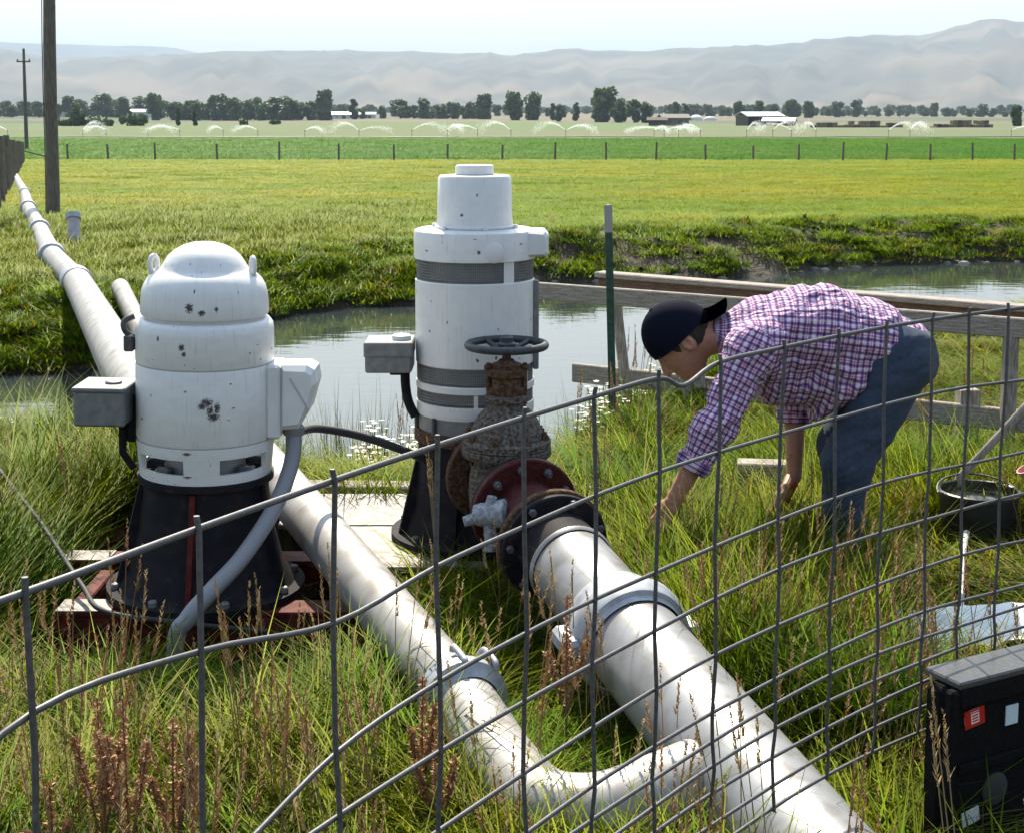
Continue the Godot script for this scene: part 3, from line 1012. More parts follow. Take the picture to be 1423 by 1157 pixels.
# ------------------------------------------------------------------ pipes
func build_pipes():
	# discharge pipe of the taller pump, running to the lower right
	var dir := Vector3(0.31, -0.131, 0.942).normalized()
	var c0 := Vector3(-0.017, 0.385, -4.57)
	var t := thing("discharge_pipe", "thick silver aluminium pipe running from the gate valve under the wire panel", "pipe", Vector3.ZERO)
	var seg := func(a: float, b: float, r0: float, r1: float) -> MB:
		var m := MB.new()
		m.tube([c0 + dir * a, c0 + dir * b], [r0, r1], 48)
		return m
	part("pipe_neck", (seg.call(0.46, 0.60, 0.116, 0.116) as MB).mesh(), M.dark, t)
	part("pipe_section", (seg.call(0.60, 1.0, 0.117, 0.118) as MB).mesh(), M.alu, t)
	part("pipe_section", (seg.call(1.0, 3.4, 0.124, 0.126) as MB).mesh(), M.alu, t)
	var ring := MB.new()
	var fx := along(c0 + dir * 0.955, dir)
	ring.lathe(fx, [Vector2(0.122, -0.05), Vector2(0.132, -0.045), Vector2(0.138, -0.02), Vector2(0.138, 0.01), Vector2(0.150, 0.02), Vector2(0.158, 0.045), Vector2(0.158, 0.075), Vector2(0.148, 0.10), Vector2(0.136, 0.105), Vector2(0.130, 0.12)], 48)
	part("coupling", ring.mesh(), M.coupling, t)
	var la := MB.new()
	la.box(Transform3D(fx.basis, fx * Vector3(0.0, 0.05, 0.0)) * mv(0.165, 0, 0), Vector3(0.05, 0.11, 0.05), 0.012)
	la.box(Transform3D(fx.basis, fx * Vector3(0.0, 0.05, 0.0)) * mv(-0.165, 0, 0), Vector3(0.05, 0.11, 0.05), 0.012)
	part("latch", la.mesh(), M.coupling, t)
	var weld := MB.new()
	weld.lathe(along(c0 + dir * 0.60, dir), [Vector2(0.118, -0.012), Vector2(0.126, -0.004), Vector2(0.126, 0.004), Vector2(0.121, 0.012)], 48)
	part("weld", weld.mesh(), M.alu, t)
	# slimmer pipe from behind the shorter pump, round the bend and into the thick one
	var b := thing("branch_pipe", "slimmer silver pipe from behind the shorter pump bending into the thick pipe", "pipe", Vector3.ZERO)
	var m1 := MB.new()
	m1.tube([Vector3(-1.08, 0.36, -5.55), Vector3(-0.835, 0.305, -5.05), Vector3(-0.128, 0.17, -3.42)], 0.079, 32)
	part("pipe_section", m1.mesh(), M.alu_white, b)
	var m2 := MB.new()
	m2.tube(curve([Vector3(-0.14, 0.172, -3.45), Vector3(-0.078, 0.155, -3.27), Vector3(-0.018, 0.14, -3.10), Vector3(0.065, 0.13, -2.94), Vector3(0.18, 0.135, -2.90), Vector3(0.30, 0.15, -2.95), Vector3(0.42, 0.165, -3.02), Vector3(0.5, 0.17, -3.06)], 8), 0.084, 28)
	part("bend", m2.mesh(), M.alu_white, b)
	var rg := MB.new()
	var bd := Vector3(0.707, -0.115, 1.75).normalized()
	rg.lathe(along(Vector3(-0.125, 0.17, -3.41), bd), [Vector2(0.08, -0.05), Vector2(0.096, -0.045), Vector2(0.1, -0.01), Vector2(0.112, 0.0), Vector2(0.112, 0.03), Vector2(0.095, 0.04), Vector2(0.083, 0.055)], 32)
	part("coupling", rg.mesh(), M.coupling, b)
	var hk := MB.new()
	var hx := along(Vector3(-0.125, 0.17, -3.41), bd)
	hk.tube(curve([hx * Vector3(0.0, -0.06, -0.10), hx * Vector3(0.0, -0.05, -0.115), hx * Vector3(0.0, 0.02, -0.115), hx * Vector3(0.0, 0.03, -0.11)], 5), 0.008, 8)
	hk.tube(curve([hx * Vector3(0.07, -0.06, -0.08), hx * Vector3(0.08, -0.05, -0.095), hx * Vector3(0.08, 0.02, -0.095), hx * Vector3(0.08, 0.03, -0.08)], 5), 0.008, 8)
	part("hook", hk.mesh(), M.coupling, b)
	# main line from the shorter pump, over the pond and across the meadow
	var a := thing("main_pipe", "long pale pipe from the shorter pump across the pond into the meadow", "pipe", Vector3.ZERO)
	var ma := MB.new()
	ma.tube([Vector3(-1.03, 0.36, -4.72), Vector3(-1.93, 0.31, -7.2), Vector3(-3.63, 0.13, -12.2)], 0.115, 32)
	part("pipe_section", ma.mesh(), M.alu_white, a)
	var ends := [Vector3(-3.6, 0.13, -12.1), Vector3(-4.55, 0.10, -14.5), Vector3(-5.75, 0.06, -17.9), Vector3(-7.75, -0.08, -23.6), Vector3(-10.9, -0.42, -33.0), Vector3(-17.5, -0.95, -52.0)]
	for k in 5:
		var s := MB.new()
		var e0: Vector3 = ends[k]
		var e1: Vector3 = ends[k + 1]
		var gap := (e1 - e0).normalized() * 0.05
		s.tube([e0 + gap, e1 - gap], 0.105, 20)
		part("pipe_section", s.mesh(), M.alu_white, a)
		var j := MB.new()
		j.lathe(along(e0, e1 - e0), [Vector2(0.105, -0.12), Vector2(0.13, -0.1), Vector2(0.135, 0.1), Vector2(0.105, 0.12)], 20)
		part("coupling", j.mesh(), M.coupling, a)
	# second pipe on the far bank, and its continuation
	var d2 := thing("suction_pipe", "short pale pipe ending at the far bank behind the shorter pump", "pipe", Vector3.ZERO)
	var md := MB.new()
	md.tube([Vector3(-2.45, -0.1, -9.9), Vector3(-3.2, 0.1, -11.95)], 0.075, 20)
	part("pipe_section", md.mesh(), M.alu_white, d2)
	var d3 := thing("buried_pipe", "white pipe end poking up from tall grass beside the long pipe", "pipe", Vector3.ZERO)
	md = MB.new()
	md.tube([Vector3(-4.85, -0.2, -16.3), Vector3(-4.95, 0.34, -16.6)], 0.07, 16)
	part("pipe_section", md.mesh(), M.alu_white, d3)
	md = MB.new()
	md.lathe(along(Vector3(-4.95, 0.34, -16.6), Vector3(-0.1, 0.54, -0.3)), [Vector2(0.07, -0.06), Vector2(0.085, -0.05), Vector2(0.085, 0.01), Vector2(0.06, 0.015), Vector2(0.0, 0.015)], 16)
	part("end_cap", md.mesh(), M.coupling, d3)
# ------------------------------------------------------------------ pumps
# paint with chips on a lathe's own uv: u round, v up; extra blotches as [u, v, ru, rv]
func chipped(sd: int, small: int, blotches: Array) -> StandardMaterial3D:
	var w := 1024
	var h := 256
	var im := Image.create(w, h, false, Image.FORMAT_RGB8)
	var f := FastNoiseLite.new()
	f.seed = sd
	f.frequency = 0.02
	f.fractal_octaves = 4
	var r := RandomNumberGenerator.new()
	r.seed = sd
	for y in h:
		for x in w:
			var a := TAU * x / w
			var n := f.get_noise_3d(cos(a) * 160.0, sin(a) * 160.0, y * 1.2)
			var st := f.get_noise_3d(cos(a) * 900.0, sin(a) * 900.0, y * 0.25)
			var g := 0.68 + n * 0.05 - maxf(0.0, st - 0.25) * 0.3
			im.set_pixel(x, y, Color(g, g * 1.0, g * 0.995).linear_to_srgb())
	var spots := blotches.duplicate()
	for k in int(small * 0.6):
		spots.append([r.randf(), r.randf_range(0.04, 0.96), r.randf_range(0.0006, 0.0042) * (0.4 + r.randf()), r.randf_range(0.004, 0.016)])
	for s in spots:
		var cx: float = s[0] * w
		var cy: float = (s[1]) * h
		var rx: float = s[2] * w
		var ry: float = s[3] * h
		for y in range(int(cy - ry * 1.6) - 1, int(cy + ry * 1.6) + 2):
			for x in range(int(cx - rx * 1.6) - 1, int(cx + rx * 1.6) + 2):
				if y < 0 or y >= h: continue
				var q := Vector2((x - cx) / rx, (y - cy) / ry).length() + f.get_noise_2d(x * 9.0, y * 9.0) * 1.1
				if q < 0.9:
					im.set_pixel(posmod(x, w), y, Color(0.045, 0.04, 0.045).linear_to_srgb())
				elif q < 1.15:
					im.set_pixel(posmod(x, w), y, Color(0.36, 0.34, 0.33).linear_to_srgb())
	var m := mat(1, 1, 1, 0.36)
	m.albedo_texture = ImageTexture.create_from_image(im)
	return m

# angle on a lathe (0 at +x, growing towards +z) for a direction phi degrees right of the side that faces +z
func ang(phi: float) -> float:
	return deg_to_rad(90.0 - phi)

func prism(poly: Array, z0: float, z1: float, bev: float) -> MB:      # outline counter-clockwise in x,y
	var mb := MB.new()
	var c := Vector2.ZERO
	for p in poly: c += p
	c /= poly.size()
	var inner := []
	for p in poly: inner.append(p + (c - p).normalized() * bev)
	var cnt := poly.size()
	for i in cnt:
		var a: Vector2 = poly[i]
		var b: Vector2 = poly[(i + 1) % cnt]
		var ai: Vector2 = inner[i]
		var bi: Vector2 = inner[(i + 1) % cnt]
		mb.quad(Vector3(b.x, b.y, z0 + bev), Vector3(b.x, b.y, z1 - bev), Vector3(a.x, a.y, z1 - bev), Vector3(a.x, a.y, z0 + bev))
		mb.quad(Vector3(a.x, a.y, z1 - bev), Vector3(b.x, b.y, z1 - bev), Vector3(bi.x, bi.y, z1), Vector3(ai.x, ai.y, z1))
		mb.quad(Vector3(ai.x, ai.y, z0), Vector3(bi.x, bi.y, z0), Vector3(b.x, b.y, z0 + bev), Vector3(a.x, a.y, z0 + bev))
		mb.tri(Vector3(c.x, c.y, z1), Vector3(ai.x, ai.y, z1), Vector3(bi.x, bi.y, z1))
		mb.tri(Vector3(c.x, c.y, z0), Vector3(bi.x, bi.y, z0), Vector3(ai.x, ai.y, z0))
	return mb

func bolt(mb: MB, xf: Transform3D, r := 0.011, h := 0.014):
	mb.lathe(xf, [Vector2(r, 0), Vector2(r, h * 0.8), Vector2(r * 0.8, h), Vector2(0, h)], 6, 0.0, TAU, 0.95)

func build_left_pump():
	var base := Vector3(-0.945, 0.0, -4.4)
	# the frame that carries it
	var fr := thing("pump_stand", "dark red steel beam frame under the shorter pump", "frame", Vector3.ZERO)
	for z in [-4.24, -4.73]:
		var x0 := -1.35 if z > -4.5 else -1.49
		var fm := MB.new()
		fm.box(mv((x0 - 0.42) * 0.5, 0.106, z), Vector3(absf(x0 + 0.42), 0.014, 0.11), 0.002)
		fm.box(mv((x0 - 0.42) * 0.5, -0.04, z + 0.045), Vector3(absf(x0 + 0.42), 0.276, 0.012), 0.002)
		fm.box(mv((x0 - 0.42) * 0.5, -0.183, z), Vector3(absf(x0 + 0.42), 0.014, 0.11), 0.002)
		part("beam", fm.mesh(), M.red, fr)
		# worn bare flange end at the left
		var wm := MB.new()
		wm.box(mv(x0 + 0.085, 0.1155, z), Vector3(0.165, 0.003, 0.106), 0.001)
		part("bare_flange", wm.mesh(), M.plate, fr)
	for x in [-1.32, -0.5]:
		part("cross_beam", beam(Vector3(x, -0.02, -4.32), Vector3(x, -0.02, -4.66), 0.05, 0.22).mesh(), M.red, fr)
	# sump rim
	var rim := MB.new()
	var prf := [Vector2(0.50, -0.6), Vector2(0.50, 0.035), Vector2(0.515, 0.035), Vector2(0.515, -0.6)]
	prf.reverse()
	rim.lathe(mv(-1.02, 0, -5.0), [Vector2(0.515, -0.6), Vector2(0.515, 0.0), Vector2(0.515, 0.045), Vector2(0.50, 0.045), Vector2(0.50, -0.6)], 56)
	var ro := part("sump_ring", rim.mesh(), M.rust, self)
	ro.name = numbered("sump_ring")
	tag(ro, "rusty round steel sump rim behind the shorter pump's frame", "sump")
	# pump
	var t := thing("turbine_pump", "shorter white domed vertical pump motor on a dark tapered head", "pump", base)
	t.rotation.z = -0.02
	var hd := MB.new()
	hd.lathe(mv(0, 0, 0), [Vector2(0.0, 0.113), Vector2(0.30, 0.113), Vector2(0.30, 0.14), Vector2(0.27, 0.145), Vector2(0.235, 0.20), Vector2(0.205, 0.32), Vector2(0.19, 0.44), Vector2(0.19, 0.462), Vector2(0.205, 0.467), Vector2(0.205, 0.486), Vector2(0.0, 0.486)], 48)
	part("pump_head", hd.mesh(), M.dark, t)
	for phi in [-70.0, 0.0, 70.0, 140.0, -140.0]:
		var rb := MB.new()
		var a := ang(phi)
		var xf := Transform3D(Basis(Vector3.UP, -a), Vector3.ZERO)
		rb.add(prism([Vector2(0.19, 0.14), Vector2(0.275, 0.14), Vector2(0.2, 0.46), Vector2(0.16, 0.46)], -0.008, 0.008, 0.002), xf)
		part("rib", rb.mesh(), M.red if phi == 0.0 else M.dark, t)
	for k in 8:
		var bm := MB.new()
		var a := TAU * (k + 0.5) / 8
		bolt(bm, mv(cos(a) * 0.275, 0.14, sin(a) * 0.275), 0.014, 0.02)
		part("bolt", bm.mesh(), M.greybox, t)
	# skirt with openings
	var wins := [[-57.0, -7.0], [23.0, 73.0], [97.0, 140.0], [165.0, 205.0], [228.0, 275.0]]
	var paint_skirt := chipped(31, 26, [[0.26, 0.75, 0.008, 0.08]])
	var sk := MB.new()
	var low := 0.488
	sk.lathe(mv(0, 0, 0), [Vector2(0.186, low), Vector2(0.198, low), Vector2(0.200, low + 0.03), Vector2(0.188, low + 0.03)], 56)
	sk.lathe(mv(0, 0, 0), [Vector2(0.188, low + 0.076), Vector2(0.2035, low + 0.076), Vector2(0.206, low + 0.098), Vector2(0.206, low + 0.11)], 56)
	for k in wins.size():
		var f0: float = wins[k][1]
		var f1: float = wins[(k + 1) % wins.size()][0]
		if f1 < f0: f1 += 360.0
		sk.lathe(mv(0, 0, 0), [Vector2(0.200, low + 0.03), Vector2(0.2035, low + 0.076)], 12, ang(f1), ang(f0))
		for e in [f0, f1]:
			var a := ang(e)
			var q := Vector3(cos(a), 0, sin(a))
			sk.quad(q * 0.186 + Vector3(0, low + 0.03, 0), q * 0.2005 + Vector3(0, low + 0.03, 0), q * 0.2035 + Vector3(0, low + 0.076, 0), q * 0.186 + Vector3(0, low + 0.076, 0))
	part("vent_skirt", sk.mesh(), paint_skirt, t)
	var inn := MB.new()
	inn.lathe(mv(0, 0, 0), [Vector2(0.12, low), Vector2(0.12, low + 0.11)], 32)
	part("inner_drum", inn.mesh(), M.inner, t)
	for k in 7:
		var nb := MB.new()
		var a := TAU * k / 7 + 0.5
		nb.box(mv(cos(a) * 0.155, low + 0.02, sin(a) * 0.155), Vector3(0.05, 0.03, 0.04), 0.008)
		part("foot_lug", nb.mesh(), M.greybox, t)
	var body := MB.new()
	body.lathe(mv(0, 0, 0), [Vector2(0.204, low + 0.1125), Vector2(0.206, low + 0.117), Vector2(0.206, 0.822), Vector2(0.204, 0.826)], 64)
	part("motor_body", body.mesh(), chipped(32, 30, [[0.215, 0.60, 0.012, 0.05], [0.207, 0.50, 0.007, 0.05], [0.200, 0.42, 0.011, 0.045], [0.225, 0.56, 0.008, 0.035], [0.192, 0.53, 0.006, 0.06]]), t)
	for hh in [low + 0.1112, 0.828]:
		var sm := MB.new()
		sm.lathe(mv(0, 0, 0), [Vector2(0.19, hh - 0.004), Vector2(0.203, hh - 0.003), Vector2(0.203, hh + 0.003), Vector2(0.19, hh + 0.004)], 48)
		part("seam", sm.mesh(), M.seam, t)
	var up := MB.new()
	up.lathe(mv(0, 0, 0), [Vector2(0.204, 0.830), Vector2(0.206, 0.834), Vector2(0.206, 0.925), Vector2(0.203, 0.945), Vector2(0.193, 0.958), Vector2(0.176, 0.962), Vector2(0.172, 0.975)], 64)
	part("upper_band", up.mesh(), chipped(33, 46, [[0.27, 0.42, 0.006, 0.05], [0.265, 0.3, 0.004, 0.04], [0.33, 0.55, 0.003, 0.04]]), t)
	var dome := MB.new()
	dome.lathe(mv(0, 0, 0), [Vector2(0.165, 0.972), Vector2(0.188, 0.972), Vector2(0.191, 0.980), Vector2(0.190, 1.005), Vector2(0.187, 1.035), Vector2(0.181, 1.058), Vector2(0.170, 1.078), Vector2(0.153, 1.094), Vector2(0.138, 1.102), Vector2(0.130, 1.110), Vector2(0.123, 1.122), Vector2(0.108, 1.145), Vector2(0.088, 1.163), Vector2(0.062, 1.177), Vector2(0.034, 1.185), Vector2(0.0, 1.188)], 64)
	part("dome_cap", dome.mesh(), chipped(34, 40, [[0.255, 0.18, 0.008, 0.035], [0.225, 0.14, 0.007, 0.02], [0.19, 0.17, 0.004, 0.02]]), t)
	for s in [-1.0, 1.0]:
		var eb := MB.new()
		var pts := []
		for k in 17:
			var a := TAU * k / 16
			pts.append(Vector3(s * 0.148 + 0.012 * s * sin(a) * 0.6, 1.118 + 0.026 * cos(a), 0.02 + 0.016 * sin(a)))
		eb.tube(pts, 0.008, 8, false)
		eb.lathe(mv(s * 0.148, 1.072, 0.02), [Vector2(0.012, 0), Vector2(0.012, 0.022)], 8)
		part("lifting_eye", eb.mesh(), M.white_flat, t)
	# wiring box on the right
	var fin := MB.new()
	fin.box(mv(0.215, 0.715, 0.0), Vector3(0.045, 0.225, 0.14), 0.008)
	part("terminal_plate", fin.mesh(), M.white_flat, t)
	var tb := prism([Vector2(0.238, 0.63), Vector2(0.29, 0.635), Vector2(0.322, 0.69), Vector2(0.345, 0.775), Vector2(0.338, 0.815), Vector2(0.315, 0.828), Vector2(0.238, 0.826)], -0.075, 0.075, 0.018)
	part("terminal_box", tb.mesh(), M.white_flat, t)
	var tbl := MB.new()
	tbl.tube([Vector3(0.268, 0.79, 0.0765), Vector3(0.322, 0.70, 0.0765)], 0.0025, 5)
	part("box_seam", tbl.mesh(), M.seam, t)
	var nut := MB.new()
	nut.lathe(mv(0.268, 0.60, 0.0), [Vector2(0.028, 0), Vector2(0.033, 0.006), Vector2(0.033, 0.028), Vector2(0.026, 0.034)], 12)
	part("conduit_nut", nut.mesh(), M.conduit, t)
	var cd := MB.new()
	cd.tube(curve([Vector3(0.268, 0.62, 0.0), Vector3(0.268, 0.53, 0.04), Vector3(0.235, 0.42, 0.15), Vector3(0.168, 0.315, 0.30), Vector3(0.10, 0.25, 0.42), Vector3(0.045, 0.188, 0.48), Vector3(0.015, 0.11, 0.5), Vector3(0.005, -0.28, 0.52)], 8), 0.0245, 14)
	part("conduit", cd.mesh(), M.conduit, t)
	# grey control box on the left
	var gb := MB.new()
	gb.box(mv(-0.285, 0.70, 0.06), Vector3(0.15, 0.105, 0.17), 0.006)
	part("control_box", gb.mesh(), M.greybox, t)
	var gl := MB.new()
	gl.box(mv(-0.285, 0.757, 0.06), Vector3(0.158, 0.012, 0.178), 0.003)
	part("box_lid", gl.mesh(), M.greybox, t)
	var gk := MB.new()
	gk.lathe(mv(-0.262, 0.763, 0.06), [Vector2(0.025, 0), Vector2(0.025, 0.006), Vector2(0.02, 0.009), Vector2(0, 0.009)], 16)
	part("box_cap", gk.mesh(), M.greybox, t)
	var gs := MB.new()
	gs.box(mv(-0.215, 0.65, 0.02), Vector3(0.035, 0.14, 0.05), 0.006)
	gs.tube([Vector3(-0.24, 0.66, 0.05), Vector3(-0.24, 0.55, 0.05), Vector3(-0.21, 0.50, 0.04)], 0.012, 8)
	part("bracket", gs.mesh(), M.dark, t)
	var hw := MB.new()
	hw.tube(curve([Vector3(-0.20, 0.90, 0.05), Vector3(-0.225, 0.92, 0.06), Vector3(-0.228, 0.95, 0.06), Vector3(-0.20, 0.965, 0.05)], 4), 0.009, 8)
	hw.box(mv(-0.214, 0.885, 0.06), Vector3(0.03, 0.05, 0.03), 0.005)
	part("oil_fitting", hw.mesh(), M.galv, t)
	# loose cables
	var cb := MB.new()
	cb.tube(curve([Vector3(-2.2, 0.55, -5.6), Vector3(-1.86, 0.30, -5.2), Vector3(-1.55, 0.24, -4.7), Vector3(-1.30, 0.16, -4.3), Vector3(-1.18, 0.14, -4.12), Vector3(-0.95, 0.12, -4.08), Vector3(-0.7, 0.10, -4.06)], 8), 0.008, 7)
	var co := part("cable", cb.mesh(), M.rubber, self)
	co.name = numbered("cable")
	tag(co, "thin dark cable coming from the left over the red frame", "cable")
	var hs := MB.new()
	hs.tube(curve([Vector3(-0.66, 0.60, -4.42), Vector3(-0.62, 0.572, -4.6), Vector3(-0.495, 0.52, -4.72), Vector3(-0.34, 0.45, -4.78), Vector3(-0.24, 0.38, -4.86)], 8), 0.014, 9)
	var ho := part("hose", hs.mesh(), M.rubber, self)
	ho.name = numbered("hose")
	tag(ho, "black hose sagging between the two pumps", "hose")

func build_right_pump():
	var ax := Vector3(-0.125, 0.0, -4.93)
	# platform of steel plates on timbers
	var pf := thing("steel_platform", "grey steel plate platform under the taller pump", "platform", Vector3.ZERO)
	var p1 := MB.new()
	p1.box(mv(-0.52, 0.112, -5.28), Vector3(0.62, 0.016, 0.42), 0.002)
	part("plate", p1.mesh(), M.plate, pf)
	p1 = MB.new()
	p1.box(mv(-0.33, 0.116, -4.81), Vector3(0.50, 0.016, 0.46), 0.002)
	part("plate", p1.mesh(), M.plate, pf)
	p1 = MB.new()
	p1.box(mv(0.06, 0.112, -5.05), Vector3(0.26, 0.016, 0.7), 0.002)
	part("plate", p1.mesh(), M.plate, pf)
	p1 = MB.new()
	p1.box(mv(-0.33, 0.01, -4.59), Vector3(0.52, 0.17, 0.04), 0.003)
	part("front_beam", p1.mesh(), M.dark, pf)
	part("side_beam", beam(Vector3(-0.82, 0.02, -5.45), Vector3(-0.56, 0.02, -4.62), 0.04, 0.165).mesh(), M.dark, pf)
	part("back_beam", beam(Vector3(-0.82, 0.02, -5.46), Vector3(0.18, 0.02, -5.42), 0.04, 0.165).mesh(), M.dark, pf)
	var tb := beam(Vector3(-0.88, 0.07, -5.62), Vector3(0.42, 0.06, -5.6), 0.10, 0.12)
	var tbo := part("timber", tb.mesh(), M.wood, self)
	tbo.name = numbered("timber")
	tag(tbo, "long pale timber lying behind both pumps at the bank", "timber")
	var t := thing("turbine_pump", "taller white cylindrical pump motor with vent screens and stepped top", "pump", ax)
	var hd := MB.new()
	hd.lathe(mv(0, 0, 0), [Vector2(0.0, 0.125), Vector2(0.29, 0.125), Vector2(0.29, 0.15), Vector2(0.25, 0.155), Vector2(0.215, 0.24), Vector2(0.20, 0.36), Vector2(0.195, 0.45), Vector2(0.195, 0.47), Vector2(0.0, 0.47)], 48)
	part("pump_head", hd.mesh(), M.dark, t)
	var cl := MB.new()
	cl.lathe(mv(0, 0, 0), [Vector2(0.19, 0.468), Vector2(0.208, 0.472), Vector2(0.208, 0.508), Vector2(0.2, 0.512)], 48)
	part("collar", cl.mesh(), M.rust, t)
	cl = MB.new()
	cl.lathe(mv(0, 0, 0), [Vector2(0.194, 0.51), Vector2(0.194, 0.565)], 48)
	part("drive_drum", cl.mesh(), M.greybox, t)
	for k in 6:
		var bm := MB.new()
		var a := TAU * (k + 0.3) / 6
		bolt(bm, mv(cos(a) * 0.262, 0.15, sin(a) * 0.262), 0.014, 0.022)
		part("bolt", bm.mesh(), M.galv, t)
	for k in 9:
		var bm := MB.new()
		var a := TAU * (k + 0.3) / 9
		bm.tube([Vector3(cos(a) * 0.2, 0.50, sin(a) * 0.2), Vector3(cos(a) * 0.2, 0.565, sin(a) * 0.2)], 0.008, 6)
		part("stud", bm.mesh(), M.galv, t)
	for phi in [-75.0, -15.0, 55.0, 125.0, 195.0]:
		var rb := MB.new()
		rb.add(prism([Vector2(0.195, 0.15), Vector2(0.27, 0.15), Vector2(0.20, 0.44), Vector2(0.17, 0.44)], -0.007, 0.007, 0.002), Transform3D(Basis(Vector3.UP, -ang(phi)), Vector3.ZERO))
		part("rib", rb.mesh(), M.dark, t)
	var lb := MB.new()
	lb.lathe(mv(0, 0, 0), [Vector2(0.15, 0.562), Vector2(0.196, 0.562), Vector2(0.199, 0.570), Vector2(0.199, 0.605), Vector2(0.196, 0.607)], 56)
	part("lower_ring", lb.mesh(), chipped(51, 14, []), t)
	vent(t, 0.608, 0.648, [[-85.0, 0.0], [4.0, 175.0]])
	var mr := MB.new()
	mr.lathe(mv(0, 0, 0), [Vector2(0.196, 0.650), Vector2(0.200, 0.652), Vector2(0.200, 0.673), Vector2(0.196, 0.675)], 56)
	part("middle_ring", mr.mesh(), chipped(52, 10, []), t)
	vent(t, 0.676, 0.732, [[-85.0, 60.0], [64.0, 175.0]])
	var body := MB.new()
	body.lathe(mv(0, 0, 0), [Vector2(0.196, 0.734), Vector2(0.200, 0.737), Vector2(0.201, 0.86), Vector2(0.201, 1.012), Vector2(0.197, 1.016)], 64)
	part("motor_body", body.mesh(), chipped(53, 34, [[0.24, 0.12, 0.003, 0.02], [0.19, 0.14, 0.003, 0.02], [0.32, 0.55, 0.002, 0.015]]), t)
	vent(t, 1.018, 1.083, [[-88.0, 30.0], [42.0, 86.0], [92.0, 268.0]])
	var hood := MB.new()
	hood.lathe(mv(0, 0, 0), [Vector2(0.196, 1.084), Vector2(0.2045, 1.086), Vector2(0.2045, 1.17), Vector2(0.2015, 1.178), Vector2(0.19, 1.182), Vector2(0.11, 1.186)], 64)
	part("hood", hood.mesh(), chipped(54, 22, [[0.235, 0.22, 0.004, 0.03]]), t)
	var lug := prism([Vector2(0.12, 1.095), Vector2(0.238, 1.095), Vector2(0.246, 1.105), Vector2(0.246, 1.165), Vector2(0.235, 1.178), Vector2(0.12, 1.182)], -0.07, 0.10, 0.012)
	part("air_box", lug.mesh(), M.white_flat, t)
	var kn := MB.new()
	kn.lathe(Transform3D(Basis(Vector3.RIGHT, PI / 2), Vector3(0.066, 1.118, 0.19)), [Vector2(0.034, 0.0), Vector2(0.034, 0.008), Vector2(0.028, 0.012), Vector2(0.0, 0.012)], 24)
	part("round_plug", kn.mesh(), M.white_flat, t)
	var tc := MB.new()
	tc.lathe(mv(0, 0, 0), [Vector2(0.132, 1.186), Vector2(0.134, 1.192), Vector2(0.128, 1.196), Vector2(0.126, 1.22), Vector2(0.122, 1.352), Vector2(0.116, 1.359), Vector2(0.06, 1.362)], 56)
	part("top_cover", tc.mesh(), chipped(55, 16, [[0.30, 0.22, 0.006, 0.02], [0.235, 0.5, 0.003, 0.02]]), t)
	var cp := MB.new()
	cp.lathe(mv(0, 0, 0), [Vector2(0.06, 1.361), Vector2(0.0645, 1.364), Vector2(0.0645, 1.388), Vector2(0.061, 1.393), Vector2(0.0, 1.395)], 40)
	part("cap_plate", cp.mesh(), chipped(56, 5, []), t)
	for k in 6:
		var bm := MB.new()
		var a := TAU * k / 6 + 0.25
		bolt(bm, mv(cos(a) * 0.142, 1.185, sin(a) * 0.142), 0.008, 0.012)
		part("cover_bolt", bm.mesh(), M.white_flat, t)
	# box on the left
	var gb := MB.new()
	gb.box(mv(-0.285, 0.76, 0.04), Vector3(0.155, 0.10, 0.16), 0.006)
	part("control_box", gb.mesh(), M.greybox, t)
	var gl := MB.new()
	gl.box(mv(-0.285, 0.788, 0.04), Vector3(0.162, 0.05, 0.168), 0.004)
	part("box_lid", gl.mesh(), M.greybox, t)
	var gk := MB.new()
	gk.lathe(mv(-0.245, 0.813, 0.05), [Vector2(0.032, 0), Vector2(0.032, 0.014), Vector2(0.028, 0.017), Vector2(0, 0.017)], 18)
	part("box_cap", gk.mesh(), M.white_flat, t)
	var gs := MB.new()
	gs.tube(curve([Vector3(-0.235, 0.72, 0.03), Vector3(-0.235, 0.66, 0.03), Vector3(-0.225, 0.60, 0.04), Vector3(-0.20, 0.55, 0.05)], 4), 0.016, 8)
	gs.box(mv(-0.262, 0.695, 0.03), Vector3(0.05, 0.012, 0.02), 0.003)
	part("bracket", gs.mesh(), M.dark, t)
	var rs := MB.new()
	rs.box(mv(0.205, 0.86, 0.03), Vector3(0.02, 0.30, 0.03), 0.004)
	part("side_strip", rs.mesh(), M.greybox, t)
	build_valve()

